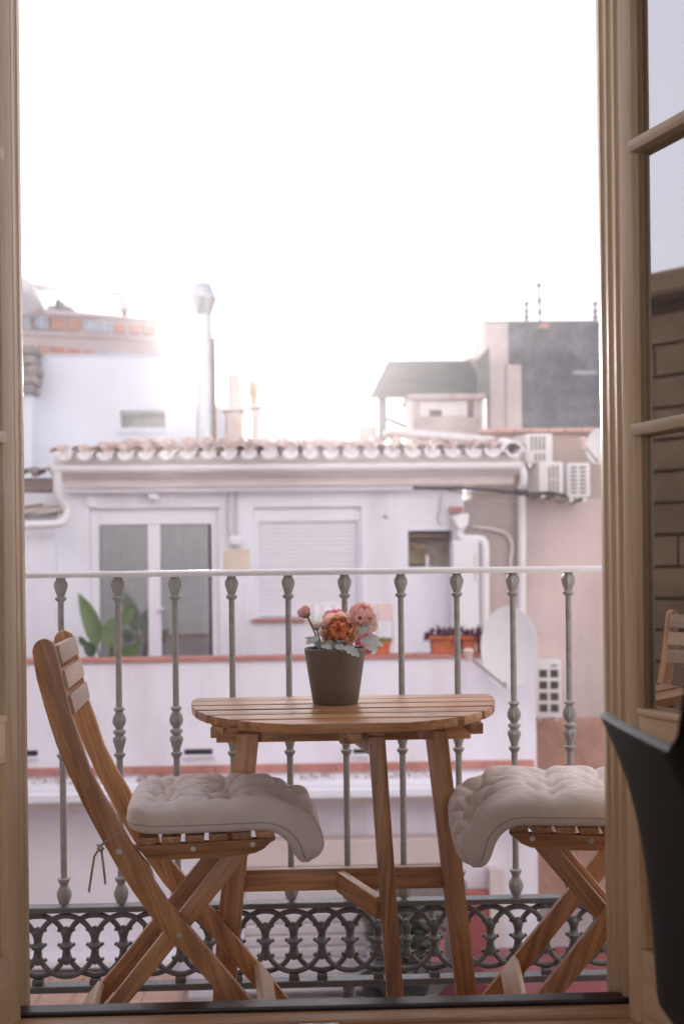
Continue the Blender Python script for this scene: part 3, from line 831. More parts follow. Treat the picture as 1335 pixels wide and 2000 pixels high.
# ------------------------------------------------------------------ black shell chair inside the room
bx, by_, bz = 0.648, 1.00, 0.12
arm = thing('shell_armchair', 'black moulded shell armchair inside the room at the right edge', 'chair', (bx, by_, bz))
black = mat('black_shell', (0.005, 0.0045, 0.005), 0.5, .2, 8, .05, 200, spec=.16)
rim = []
def smooth01(x): x = max(0, min(1, x)); return x * x * (3 - 2 * x)
half_rim = []
for i in range(31):
    t_ = i / 30
    if t_ < .5:
        y = .30 - (t_ / .5) * .36; x = -.300 - .006 * math.sin(t_ * 2 * math.pi); z = .705
        if t_ < .06: x += .010 * (1 - t_ / .06) ; z -= .004 * (1 - t_ / .06)
    else:
        a = (t_ - .5) / .5 * math.pi / 2
        x = -.300 * math.cos(a) ** .75 if a < math.pi / 2 - 1e-6 else 0; y = -.06 - .22 * math.sin(a) ** 1.2; z = .705
    z += .085 * smooth01((t_ - .415) / .06) + .02 * smooth01((t_ - .55) / .45)
    half_rim.append(Vector((x, y, z)))
rim = half_rim + [Vector((-p.x, p.y, p.z)) for p in half_rim[-2::-1]]
vs, fs = [], []
NVV = 14
for p in rim:
    for k in range(NVV + 1):
        v = k / NVV
        fx = 1.0 - .205 * (1 - math.exp(-v * 4.5)) if v < .8 else (1.0 - .205 * (1 - math.exp(-3.6))) * (1 - ((v - .8) / .2) ** 1.6)
        fy = fx if p.y < 0 else (1 - .12 * v if v < .8 else (1 - .096) * (1 - ((v - .8) / .2) ** 1.6))
        zz = p.z + (.36 - p.z) * min(1, (v / .8)) ** .9 if v < .8 else .36 - .02 * math.sin((v - .8) / .2 * math.pi / 2)
        vs.append(Vector((bx + p.x * fx, by_ + p.y * fy, bz + zz)))
NR = NVV + 1
for i in range(len(rim) - 1):
    for k in range(NVV): fs.append((i * NR + k, i * NR + k + 1, (i + 1) * NR + k + 1, (i + 1) * NR + k))
sh = obj('shell', MB().add(vs, fs), black, arm, smooth=180)
so = sh.modifiers.new('thickness', 'SOLIDIFY'); so.thickness = .011; so.offset = -1
bvm = sh.modifiers.new('round', 'BEVEL'); bvm.width = .004; bvm.segments = 3; bvm.limit_method = 'ANGLE'
for sx in (-1, 1):
    for sy in (-1, 1):
        obj('leg', MB().tube([(bx + sx * .14, by_ + sy * .12, bz + .35), (bx + sx * .22, by_ + sy * .20, bz + .012)], [.014, .009], 10), black, arm, smooth=60)

# ------------------------------------------------------------------ street level and the opposite side
white_wall = mat('whitewash', (0.82, 0.83, 0.90), 0.9, 0.04, 1.2, 0.12, 40, stain=(0.58, 0.54, 0.54), stain_amt=.6, stain_scale=1.6, streak=5.0, stain_lo=.48, stain_hi=.72)
trim_white = mat('white_trim', (0.83, 0.82, 0.88), 0.75, 0.03, 3, .06, 60)
blush = mat('blush_render', (0.78, 0.69, 0.68), 0.9, 0.06, 2, .12, 50, stain=(0.62, 0.47, 0.42), stain_amt=.35, stain_scale=1.4, streak=3)
red_tile = mat('red_coping_tile', (0.50, 0.215, 0.18), 0.7, 0.25, 7, .2, 60)
dark = mat('dark_opening', (0.03, 0.03, 0.032), 0.8, .3, 10)
grey_pvc = mat('white_pipe', (0.80, 0.78, 0.79), 0.45, 0.04, 6)
asphalt = mat('street_paving', (0.42, 0.37, 0.36), 0.85, 0.15, 2, .3, 50)
SZ = -3.05
tag(obj('street', MB().box(-70, 70, -11, 65, SZ - .3, SZ), asphalt), kind='structure')

def X(px, Y, py=1110): return at(px, py, Y).x
def Z(py, Y, px=667): return at(px, py, Y).z
def rect(name, x0, x1, y0, y1, Yf, depth, m, parent, **kw):
    """box whose front face shows in the photo between these columns and rows"""
    cx, cy = (x0 + x1) / 2, (y0 + y1) / 2
    kw.setdefault('bevel', 0)
    return obj(name, MB().box(at(x0, cy, Yf).x, at(x1, cy, Yf).x, Yf, Yf + depth, at(cx, y1, Yf).z, at(cx, y0, Yf).z), m, parent, **kw)
def tubepx(pts, r, Y, n=10): return MB().tube([at(a, b, Y if len(q) == 0 else q[0]) for a, b, *q in pts], r, n)

WY, PYY = 11.8, 10.0
house = thing('white_house', 'white terrace house across the street with tiled eave, glass doors and shutter', 'house', (0, WY, SZ))
zTer = Z(1300, WY) - 1.25                      # terrace floor
# wall with real openings for the door, the shutter and the niche
def holes_wall(name, X0, X1, Z0, Z1, Yf, depth, holes, m, parent):
    mb = MB()
    xs = sorted(set([X0, X1] + [h[0] for h in holes] + [h[1] for h in holes]))
    for a, b in zip(xs, xs[1:]):
        hs = sorted([h for h in holes if h[0] <= a + 1e-6 and h[1] >= b - 1e-6], key=lambda h: h[2])
        z = Z0
        for h in hs:
            if h[2] > z: mb.box(a, b, Yf, Yf + depth, z, h[2])
            z = h[3]
        if z < Z1: mb.box(a, b, Yf, Yf + depth, z, Z1)
    me = mesh_from(mb, name, m)
    bm = bmesh.new(); bm.from_mesh(me)
    bmesh.ops.remove_doubles(bm, verts=bm.verts, dist=1e-4)
    # drop the inner double faces left between the blocks
    seen = {}
    for f in bm.faces: seen.setdefault(tuple(sorted(v.index for v in f.verts)), []).append(f)
    bmesh.ops.delete(bm, geom=[f for v in seen.values() if len(v) > 1 for f in v], context='FACES')
    bm.to_mesh(me); bm.free()
    return obj(name, me, None, parent)
dx0, dx1 = X(176, WY), X(428, WY)
dz1 = Z(992, WY, 300); dz0 = zTer
sx0, sx1 = X(497, WY), X(706, WY)
sz0, sz1 = Z(1207, WY, 600), Z(990, WY, 600)
nx0, nx1 = X(797, WY), X(884, WY)
nz0, nz1 = Z(1107, WY, 840), Z(1036, WY, 840)
hx0, hx1 = X(112, WY), X(906, WY)
ztop = Z(925, WY)
holes_wall('wall', hx0, hx1, SZ, ztop, WY, .35, [(dx0, dx1, dz0, dz1), (sx0, sx1, sz0, sz1), (nx0, nx1, nz0, nz1)], white_wall, house)
# french door
fr = MB()
fw = .09
fr.box(dx0, dx0 + fw, WY + .06, WY + .14, dz0, dz1); fr.box(dx1 - fw, dx1, WY + .06, WY + .14, dz0, dz1)
fr.box(dx0 + fw, dx1 - fw, WY + .06, WY + .14, Z(1024, WY, 300), dz1)
fr.box(X(287, WY), X(312, WY), WY + .07, WY + .13, dz0, Z(1024, WY, 300) - .001)
door = obj('terrace_door', fr, trim_white, house, bevel=.006)
far_glass = glass('far_pane_glass', 0.22)
curtain = fabric('net_curtain', (0.88, 0.87, 0.88))
for (a, b) in ((193, 287), (312, 406)):
    xa, xb = X(a, WY), X(b, WY); za, zb_ = dz0 + .05, Z(1024, WY, 300) - .002
    obj('door_pane', MB().box(xa, xb, WY + .095, WY + .101, za, zb_), far_glass, door)
    cm = MB(); n_ = 60; vs = []
    for i in range(n_ + 1):
        x = xa + (xb - xa) * i / n_; y = WY + .145 + .025 * math.sin(i * 1.25) + .012 * math.sin(i * 2.9 + 1)
        vs += [(x, y, za), (x, y, zb_)]
    cm.add(vs, [(2 * i, 2 * i + 2, 2 * i + 3, 2 * i + 1) for i in range(n_)])
    obj('curtain', cm, curtain, door, smooth=180)
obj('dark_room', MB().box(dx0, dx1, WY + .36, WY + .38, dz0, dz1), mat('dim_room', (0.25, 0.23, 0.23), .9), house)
hz = Z(1190, WY, 315)
obj('handle', MB().tube([(X(306, WY), WY + .065, hz - .06), (X(306, WY), WY + .04, hz), (X(322, WY), WY + .03, hz + .005)], .014, 8), trim_white, door, smooth=60)
rect('shutter_box', 170, 190, 965, 990, WY - .03, .03, trim_white, house)
# roller shutter in the window
sh = MB(); k = 0; zz = sz0 + .02
while zz < sz1 - .16:
    sh.box(sx0 + .05, sx1 - .05, WY + .085, WY + .10, zz, zz + .043); zz += .047
o = obj('roller_shutter', sh, mat('shutter_pvc', (0.83, 0.81, 0.87), .5, .03, 3), house, bevel=.006)
tag(o, kind='stuff')
sf = MB(); sf.box(sx0, sx0 + .05, WY + .05, WY + .12, sz0, sz1); sf.box(sx1 - .05, sx1, WY + .05, WY + .12, sz0, sz1); sf.box(sx0 + .05, sx1 - .05, WY + .05, WY + .12, sz1 - .16, sz1)
obj('shutter_frame', sf, trim_white, house, bevel=.004)
obj('shutter_back', MB().box(sx0, sx1, WY + .13, WY + .15, sz0, sz1), trim_white, house)
obj('window_sill', MB().box(sx0 - .04, sx1 + .04, WY - .06, WY + .11, sz0 - .035, sz0 - .001), red_tile, house, bevel=.005)
# niche with dark opening
rect('niche_back', 797, 884, 1036, 1107, WY + .30, .04, mat('niche_wall', (0.42, 0.36, 0.31), .9, .25, 6, .4, 40, stain=(.2, .16, .13), stain_amt=.6, stain_scale=4), house)
rect('niche_shelf', 800, 870, 1042, 1049, WY + .12, .15, mat('old_board', (0.30, 0.2, 0.14), .8, .3, 8), house)
obj('brace', MB().beam(at(800, 1058, WY + .15), at(846, 1090, WY + .15), .03, .03), mat('old_board', (0.3, 0.2, 0.14)), house)
rect('post', 831, 837, 1082, 1107, WY + .14, .05, trim_white, house)
rect('niche_window', 799, 829, 1064, 1101, WY + .27, .02, mat('dull_window', (0.36, 0.28, 0.16), .3, .3, 7), house)
# cornice bands, gutter and eave
ex0, ex1 = X(108, 11.5), X(1019, 11.5)
def band(name, y0, y1, Yf, m, x0=None, x1=None, bv=.008):
    return obj(name, MB().box(x0 if x0 is not None else ex0, x1 if x1 is not None else ex1, Yf, WY - .002, Z(y1, Yf), Z(y0, Yf)), m, house, bevel=bv, seg=2)
band('cornice_band', 948.3, 957.5, 11.66, trim_white, X(172, 11.66) - .25, X(806, 11.66))
band('cornice_soffit', 929, 948, 11.60, blush, ex0 + .1, ex1 - .06)
band('cornice_board', 904, 928.7, 11.52, blush, ex0 + .04, ex1 - .02)
gut = MB(); gs = []
for i in range(11):
    a = math.pi + math.pi * i / 10
    gs.append((.065 * math.cos(a), .065 * math.sin(a)))
gs = gs + [(.065, .012), (.055, .012)] + [(.055 * math.cos(math.pi + math.pi * i / 10), .055 * math.sin(math.pi + math.pi * i / 10)) for i in range(10, -1, -1)] + [(-.055, .012), (-.065, .012)]
gz = Z(909, 11.43); n = len(gs)
gx0, gx1 = X(104, 11.43), X(1021, 11.43)
gut.add([(gx0, 11.43 + a, gz + b) for a, b in gs] + [(gx1, 11.43 + a, gz + b) for a, b in gs], [(i, (i + 1) % n, (i + 1) % n + n, i + n) for i in range(n)] + [list(range(n)), list(range(2 * n - 1, n - 1, -1))])
obj('gutter', gut, grey_pvc, house, smooth=40)
dp = tubepx([(113, 912, 11.43), (113, 965, 11.43), (117, 978, 11.5), (131, 988, 11.55), (133, 1005, 11.55), (126, 1020, 11.5), (108, 1024, 11.5), (40, 1027, 11.5)], .048, 11.5)
obj('downpipe', dp, grey_pvc, house, smooth=60)
dp = tubepx([(1017, 910, 11.43), (1022, 925, 11.43), (1021, 945, 11.45), (1012, 962, 11.6)], .04, 11.43)
obj('downpipe', dp, grey_pvc, house, smooth=60)
rect('wall_lamp', 288, 309, 963, 976, WY - .14, .13, trim_white, house, bevel=.02)
rect('meter_plate', 437, 487, 1073, 1118, WY - .025, .023, mat('beige_plate', (0.74, 0.62, 0.50), .7), house, bevel=.01)
rect('junction_box', 447, 470, 1046, 1066, WY - .09, .088, trim_white, house, bevel=.02)
for a in (446, 461):
    obj('conduit', tubepx([(a, 958), (a, 1030), ((a + 3) if a < 450 else a, 1050)], .012, WY - .03), mat('conduit_grey', (0.55, 0.5, 0.5), .6), house, smooth=60)
# small wall fittings
rect('wall_hook', 749, 756, 1004, 1011, WY - .04, .038, mat('conduit_grey', (.5, .5, .5)), house, bevel=.005)
obj('wall_wire', tubepx([(862, 962), (858, 1000), (853, 1012), (860, 1025)], .008, WY - .02), mat('conduit_grey', (.5, .5, .5)), house, smooth=60)

# roof of curved clay tiles
clay = mat('clay_tile', (0.60, 0.43, 0.37), 0.85, 0.2, 5, .3, 40, stain=(0.70, 0.60, 0.55), stain_amt=.7, stain_scale=5)
lime = mat('limewashed_tile', (0.80, 0.76, 0.77), 0.85, 0.05, 6, .2, 50)
EY, slope = 11.36, math.atan(0.225)
ez = Z(894, EY)
NT = 23
tx0, tx1 = X(128, EY), X(1004, EY); tp = (tx1 - tx0) / (NT - 1)
def tile_mesh(name, m, up, r0, r1, L=.42, th=.014):
    vs = []; n_ = 8
    for (yy, rr) in ((0, r0), (L, r1)):
        for q in (rr, rr - th):
            for i in range(n_ + 1):
                a = math.pi * i / n_
                vs.append((q * math.cos(a), yy, (q * math.sin(a) * .92) * (1 if up else -1)))
    N1 = n_ + 1; fs = []
    for i in range(n_):
        fs += [(i, i + 1, 2 * N1 + i + 1, 2 * N1 + i), (N1 + i, 3 * N1 + i, 3 * N1 + i + 1, N1 + i + 1), (i, N1 + i, N1 + i + 1, i + 1), (2 * N1 + i, 2 * N1 + i + 1, 3 * N1 + i + 1, 3 * N1 + i)]
    fs += [(0, 2 * N1, 3 * N1, N1), (n_, N1 + n_, 3 * N1 + n_, 2 * N1 + n_)]
    return mesh_from(MB().add(vs, fs), name, m, smooth=50)
cover_me = tile_mesh('cover_tile', clay, True, .068, .056)
pan_me = tile_mesh('pan_tile', clay, False, .092, .078)
pan_white = tile_mesh('pan_tile', lime, False, .090, .078, th=.028)
roof_mb = MB()
zr_ = ez + .02
def roof_pt(x, d): return Vector((x, EY + d * math.cos(slope), zr_ + d * math.sin(slope)))
bd0, bd1 = .10, 1.2
a, b, c, d = roof_pt(ex0 + .02, bd0), roof_pt(ex1 - .02, bd0), roof_pt(ex1 - .02, bd1), roof_pt(ex0 + .35, bd1)
dn = Vector((0, 0, -.12))
roof_mb.add([a, b, c, d, a + dn, b + dn, c + dn, d + dn], [(0, 1, 2, 3), (7, 6, 5, 4), (0, 4, 5, 1), (1, 5, 6, 2), (2, 6, 7, 3), (3, 7, 4, 0)])
roof = obj('roof', roof_mb, blush, house)
# solid infill under the eave
obj('eave_board', MB().box(ex0 + .03, ex1 - .03, EY + .10, WY - .003, Z(904, 11.52) + .003, ez - .075), blush, house)
for i in range(NT):
    for j in range(3):
        x = tx0 + i * tp; dd = j * .37
        if j > 0 and x < tx0 + .12 * j: continue
        rj = lambda s=.006: rng.uniform(-s, s)
        if j < 4:
            o = obj('pan_tile', pan_white if j == 0 else pan_me, None, roof)
            o.location = roof_pt(x + rj(), dd - (.05 if j == 0 else 0) + rj(.012)) + Vector((0, 0, .055)); o.rotation_euler = (slope - .02, 0, rj(.03))
        if i < NT - 1 or j == 0:
            o = obj('cover_tile', cover_me, None, roof)
            o.location = roof_pt(x + tp / 2 + rj(), dd + .10 + rj(.02)) + Vector((0, 0, .062)); o.rotation_euler = (slope - .03, 0, rj(.04))
o = obj('cover_tile', cover_me, None, roof); o.location = roof_pt(tx0 - tp / 2, .08) + Vector((0, 0, .05)); o.rotation_euler = (slope, 0, 0)
o = obj('end_tile', tile_mesh('end_tile', lime, True, .13, .10, .6, .03), None, roof); o.location = roof_pt(X(1003, EY), -.02) + Vector((0, 0, .035)); o.rotation_euler = (slope, 0, 0)
# ridge
ry = EY + 1.12 * math.cos(slope)
obj('ridge', MB().box(X(192, ry), X(748, ry), ry, ry + .2, Z(878, ry), Z(859, ry)), mat('ridge_mortar', (0.60, 0.50, 0.47), .9, .15, 4, .3), roof, bevel=.02)
rp_ = MB().tube([at(752, 850, ry), at(762, 846, ry - .1), at(840, 851, ry - .25), at(960, 862, ry - .4), at(975, 872, ry - .5)], .055, 10)
obj('roof_pipe', rp_, mat('grey_roof_pipe', (0.66, 0.63, 0.62), .6, .1, 6), roof, smooth=60)

# terrace in front of the house
terr = thing('terrace_wall', 'white terrace parapet with red tile coping and ledge below the glass doors', 'wall', (0, PYY, SZ))
px1 = X(1046, PYY, 1400)
obj('wall', MB().box(-7.0, px1, PYY, PYY + .18, SZ, Z(1288, PYY)), mat('parapet_render', (0.84, 0.81, 0.885), .9, .05, 1.5, .12, 45, stain=(.58, .52, .53), stain_amt=.6, stain_scale=2.0, streak=6, stain_lo=.48, stain_hi=.72), terr)
nc = 24
cw = (px1 + 7.0 - .02) / nc
for i in range(nc):
    obj('coping_tile', MB().box(-7.0 + i * cw, -7.0 + (i + 1) * cw - .006, PYY - .03, PYY + .21, Z(1288, PYY) + .001, Z(1280, PYY)), red_tile, terr, bevel=.004)
obj('terrace_floor', MB().box(-7.0, px1 - .01, PYY + .181, WY - .002, zTer - .15, zTer - .001), red_tile, terr)
for i in range(nc):
    obj('band_tile', MB().box(-7.0 + i * cw, -7.0 + (i + 1) * cw - .008, PYY - .022, PYY - .001, Z(1506, PYY), Z(1490, PYY)), red_tile, terr, bevel=.003)
LYY = 9.55
obj('ledge', MB().box(-7.0, px1 + .02, LYY, PYY - .001, Z(1560, LYY), Z(1541, LYY)), trim_white, terr, bevel=.02, seg=2)
obj('ledge_step', MB().box(-7.0, px1 - .0, LYY + .08, PYY - .001, Z(1541, LYY) + .001, Z(1526, LYY + .08)), trim_white, terr, bevel=.012, seg=2)
obj('ledge_moulding', MB().box(-7.0, px1 - .02, LYY + .2, PYY - .001, Z(1572, LYY + .2), Z(1560, LYY) - .001), blush, terr, bevel=.01)
for a in ((40, 74, 1466, 1478), (360, 415, 1463, 1475), (690, 722, 1463, 1473)):
    rect('drain_slot', *a, PYY - .004, .003, dark, terr)
    rect('drain_lip', a[0] - 2, a[1] + 2, a[3] + .5, a[3] + 4, PYY - .05, .049, trim_white, terr)
# dry leaves on the ledge
dl = MB(); r9 = random.Random(5)
zl = Z(1526, LYY + .08) + .002
for k in range(420):
    x = r9.choice((r9.uniform(X(60, 9.8), X(230, 9.8)), r9.uniform(X(260, 9.8), X(420, 9.8)), r9.gauss(X(380, 9.8), .25), r9.uniform(X(560, 9.8), X(830, 9.8))))
    y = r9.uniform(9.66, 9.98); s = r9.uniform(.012, .03); a = r9.uniform(0, 6.28); t_ = r9.uniform(-.6, .6)
    u = Vector((math.cos(a), math.sin(a), t_)) * s; v = Vector((-math.sin(a), math.cos(a), r9.uniform(-.5, .5))) * s * .6
    c = Vector((x, y, zl + r9.uniform(.003, .03)))
    dl.quad(c - u, c - v, c + u, c + v)
tag(obj('dry_leaves', dl, mat('dry_leaf', (0.40, 0.22, 0.14), .8, .4, 9)), 'scattered brown dry leaves lying along the white ledge', 'leaves', kind='stuff')
# lower shopfront under the terrace
shop = thing('shop_front', 'pale ground floor under the terrace with closed roller shutter and red door', 'shop front', (0, 9.9, SZ))
rect('fascia', 470, 890, 1641, 1692, 9.80, .19, mat('pink_fascia', (0.70, 0.58, 0.56), .85, .08, 3), shop, bevel=.01)
for k in range(11):
    y0 = 1693 + k * 22.5
    rect('shutter_slat', 476, 716, y0, y0 + 21, 9.88, .08, mat('shutter_metal', (0.66, 0.61, 0.63), .45, .06, 3), shop, bevel=.015)
rect('pier', 716, 728, 1693, 1945, 9.83, .16, white_wall, shop)
rect('pier', 458, 476, 1641, 1945, 9.81, .18, white_wall, shop)
rect('doorway', 728, 890, 1693, 1945, 9.94, .05, mat('shop_glass', (0.33, 0.29, 0.29), .25, .25, 3), shop)
rect('red_door', 905, 957, 1742, 1930, 9.86, .12, mat('red_paint', (0.42, 0.12, 0.11), .5, .2, 4), shop, bevel=.02)
rect('door_surround', 890, 905, 1700, 1945, 9.84, .14, blush, shop); rect('door_surround', 957, 985, 1700, 1945, 9.84, .14, blush, shop)
rect('poster', 838, 868, 1810, 1880, 9.92, .015, mat('salmon_paper', (0.66, 0.30, 0.27), .7), shop)
rect('plinth', 40, 340, 1876, 1892, 9.7, .29, trim_white, shop, bevel=.01)
step = thing('tiled_step', 'terracotta tiled step at the foot of the opposite wall, lower left', 'step', (X(180, 9.2), 9.2, SZ))
ts = MB().box(-7.0, X(345, 9.2), 8.2, 9.699, SZ, Z(1890, 9.69) - .02)
obj('base', ts, mat('step_mortar', (0.45, 0.3, 0.25), .9), step)
tz = Z(1890, 9.69) - .02
for i in range(13):
    for j in range(5):
        x = X(345, 9.2) - .02 - (i + 1) * .30
        obj('tile', MB().box(x, x + .292, 8.2 + j * .298, 8.2 + j * .298 + .29, tz + .001, tz + .02), mat('pale_terracotta', (0.52, 0.34, 0.27), .8, .2, 4), step, bevel=.003)
# potted shrub standing in the street
def bush(name, label, cat, c, rx, rz_, n, m, seed, pot_h=.35, group=None, potm=None, trunk=.3):
    r = random.Random(seed)
    t = thing(name, label, cat, c, 0, group)
    obj('pot', MB().lathe([(.0, 0), (.15, 0), (.20, pot_h * .9), (.22, pot_h * .92), (.22, pot_h), (.19, pot_h), (0, pot_h * .9)], 20, c, cap=False), potm or mat('terracotta_pot', (0.48, 0.16, 0.075), .8, .15, 8), t, smooth=40)
    obj('trunk', MB().tube([Vector(c) + Vector((0, 0, pot_h * .85)), Vector(c) + Vector((.02, 0, pot_h + trunk + rz_))], [.025, .012], 7), mat('bark', (0.14, 0.10, 0.07), .9, .3, 20), t)
    lm = MB(); cc = Vector(c) + Vector((0, 0, pot_h + trunk + rz_))
    for k in range(n):
        d = Vector((r.gauss(0, 1), r.gauss(0, 1), r.gauss(0, 1))).normalized() * (r.random() ** .4)
        d *= 1 + .25 * math.sin(3 * d.x + 5 * d.z + seed)
        p = cc + Vector((d.x * rx, d.y * rx, d.z * rz_)); s = r.uniform(.03, .065)
        a = Vector((r.gauss(0, 1), r.gauss(0, 1), r.gauss(0, .6))).normalized(); b = a.cross(Vector((r.gauss(0, 1), r.gauss(0, 1), r.gauss(0, 1)))).normalized()
        lm.quad(p - a * s, p - b * s * .45, p + a * s, p + b * s * .45)
    tag(obj('crown', lm, m, t), kind='stuff')
    return t
bush('potted_shrub', 'dark leafy shrub in a pot beside the shop shutter, seen through the frieze', 'shrub', (X(778, 9.4), 9.3, SZ), .30, .36, 900, leafy('shrub_leaf', (0.05, 0.055, 0.04), (0.12, 0.12, 0.085), .6, .2, 3), 4, potm=mat('dark_pot', (.05, .05, .05), .6), trunk=.05)
bush('potted_shrub', 'smaller brownish shrub in a pot left of the dark shrub', 'shrub', (X(738, 9.5), 9.5, SZ), .17, .3, 420, leafy('brown_leaf', (0.16, 0.12, 0.09), (0.28, 0.22, 0.17), .6, .2, 3), 9, potm=mat('dark_pot', (.05, .05, .05), .6), trunk=.2)
# parked car roof at the lower right
car = thing('parked_car', 'maroon car parked in the street, only its roof edge showing at lower right', 'car', (X(1085, 8.6), 8.55, SZ))
czt = Z(1899, 8.6, 1085); cx0, cx1 = X(930, 8.6), X(1330, 8.6)
maroon = mat('maroon_paint', (0.20, 0.035, 0.045), .3, .05, 3, spec=.6)
cpts = [(cx0 - .9, SZ + .25), (cx0 - .9, SZ + .5), (cx0 - .75, SZ + .62), (cx0 - .15, SZ + .72), (cx0 + .0, SZ + .78)]
zcar = czt
body = [(cx0 - 1.2, SZ + .22), (cx0 - 1.2, zcar - .62), (cx0 - .35, zcar - .48), (cx0 + .02, zcar - .03), (cx0 + .2, zcar), (cx1 - .3, zcar), (cx1 + .1, zcar - .06), (cx1 + .5, zcar - .5), (cx1 + .75, zcar - .55), (cx1 + .75, SZ + .22)]
obj('body', MB().prism(body, 7.75, 9.2), maroon, car, bevel=.06, seg=3, smooth=50)
win = [(cx0 - .2, zcar - .47), (cx0 + .07, zcar - .09), (cx1 - .1, zcar - .09), (cx1 + .25, zcar - .47)]
obj('window', MB().prism(win, 7.744, 7.749), mat('car_glass', (.03, .03, .035), .1, spec=.8), car)
for wx in (cx0 - .6, cx1 + .15):
    wl_ = MB()
    wl_.prism([(wx + .31 * math.cos(k * math.pi / 10), SZ + .312 + .31 * math.sin(k * math.pi / 10)) for k in range(20)], 7.72, 7.93)
    wo = obj('wheel', wl_, mat('tyre', (.02, .02, .02), .8), car, bevel=.03)
    obj('rim', MB().prism([(wx + .19 * math.cos(k * math.pi / 10), SZ + .312 + .19 * math.sin(k * math.pi / 10)) for k in range(20)], 7.71, 7.719), steel, wo)

# pink neighbour with the air conditioners
pink = mat('stained_pink_render', (0.66, 0.53, 0.50), 0.92, 0.10, 1.6, .35, 28, stain=(0.40, 0.33, 0.30), stain_amt=.75, stain_scale=1.2, streak=3.5, stain_lo=.42, stain_hi=.68)
brick_rough = mat('rough_red_render', (0.47, 0.27, 0.21), 0.95, 0.25, 3, .9, 14, stain=(.33, .19, .15), stain_amt=.8, stain_scale=2.5)
grey_stain = mat('grey_stained_render', (0.47, 0.41, 0.385), 0.92, 0.15, 2.4, .4, 25, stain=(0.34, 0.27, 0.24), stain_amt=.8, stain_scale=1.7, streak=4)
NY = 12.4
ph = thing('pink_house', 'stained pink house at the right behind the air conditioners', 'house', (X(1060, NY), NY, SZ))
zsplit = Z(1402, NY, 1100); zgr = Z(975, NY, 1000)
pxa, pxb = X(895, NY), X(1420, NY)
obj('wall', MB().box(pxa, pxb, NY, NY + .4, zsplit, zgr), pink, ph)
obj('rough_base', MB().box(pxa, pxb, NY - .05, NY + .4, SZ, zsplit - .002), brick_rough, ph, bevel=.02)
obj('upper_wall', MB().box(X(930, NY), pxb, NY + .0, NY + .4, zgr + .002, Z(846, NY, 1060)), mat('brown_render', (0.50, 0.385, 0.345), .92, .12, 2, .3, 30, stain=(.36, .29, .27), stain_amt=.6, stain_scale=2), ph)
rect('stained_panel', 908, 1009, 980, 1112, NY - .03, .028, grey_stain, ph)
cp = MB()
nct = 12
ca, cb = X(940, NY), X(1330, NY)
for i in range(nct):
    obj('coping_tile', MB().box(ca + (cb - ca) * i / nct, ca + (cb - ca) * (i + 1) / nct - .008, NY - .08, NY + .45, Z(847, NY, 1060) + .003, Z(837.5 + rng.uniform(-.6, .6), NY, 1060)), mat('pink_coping', (0.60, 0.37, 0.335), .85, .2, 5, .2), ph, bevel=.012)
obj('downpipe', tubepx([(1018, 964), (1018, 1200)], .049, NY - .12), grey_pvc, ph, smooth=60)
pipe = thing('rain_pipe', 'white rainwater hopper and bent pipe at the right end of the white house', 'pipe', at(900, 1010, WY - .1))
hp = MB(); h0, h1 = at(880, 1008, WY - .12), at(911, 1035, WY - .12)
hp.prism([(X(878, WY), Z(1008, WY, 890)), (X(912, WY), Z(1003, WY, 890)), (X(910, WY), Z(1024, WY, 890)), (X(903, WY), Z(1036, WY, 890)), (X(889, WY), Z(1036, WY, 890)), (X(884, WY), Z(1024, WY, 890))], WY - .2, WY - .02)
obj('hopper', hp, grey_pvc, pipe, bevel=.02, smooth=40)
obj('bent_pipe', tubepx([(896, 1034), (896, 1044), (899, 1050), (908, 1052), (932, 1052), (941, 1054), (946, 1061), (947, 1072), (947, 1290)], .045, WY - .1), grey_pvc, pipe, smooth=60)
rect('brick', 879, 903, 990, 999, WY - .15, .13, red_tile, pipe)
cab = thing('white_cupboard', 'tall white cupboard beside the rain pipe on the terrace', 'cupboard', (X(912, WY), WY - .4, zTer))
rect('body', 886, 936, 1056, 1500, WY - .32, .31, mat('bluish_white', (0.76, 0.76, 0.79), .6, .03, 2), cab, bevel=.01)
obj('slot', MB().box(X(926, WY - .33), X(929, WY - .33), WY - .326, WY - .3205, Z(1140, WY - .33), Z(1085, WY - .33)), mat('conduit_grey', (.5, .5, .5)), cab)
wp = thing('hose', 'thin pale hose curving over the stained wall', 'hose', at(960, 1060, NY - .06))
obj('tube', tubepx([(921, 1030), (928, 1029), (960, 1033), (985, 1040), (996, 1052), (1000, 1068), (997, 1090), (995, 1125)], .022, NY - .07), mat('pale_hose', (0.70, 0.62, 0.59), .6), wp, smooth=60)
cbl = thing('black_cable', 'sagging black cable strung below the eave to the air conditioners', 'cable', at(960, 958, 11.45))
obj('strand', tubepx([(806, 952.5), (850, 954), (905, 953), (950, 956), (1000, 961), (1040, 964), (1075, 963), (1106, 969)], .022, 11.42), mat('cable_black', (0.035, 0.03, 0.03), .6), cbl, smooth=60)
obj('tie', tubepx([(1003, 958), (1014, 962), (1028, 962), (1032, 968)], .035, 11.42), MATS['cable_black'], cbl, smooth=60)
obj('loop', tubepx([(860, 955), (910, 964), (955, 966), (1000, 963)], .008, 11.43), mat('cable_green', (.16, .17, .10), .6), cbl, smooth=60)
acm = mat('ac_white', (0.72, 0.69, 0.69), .5, .05, 4, stain=(.6, .52, .48), stain_amt=.3, stain_scale=3)
acd = mat('ac_grille_dark', (0.10, 0.09, 0.09), .6, .2, 8)
ac2 = mat('ac_grille_mid', (0.26, 0.23, 0.215), .6, .2, 8)
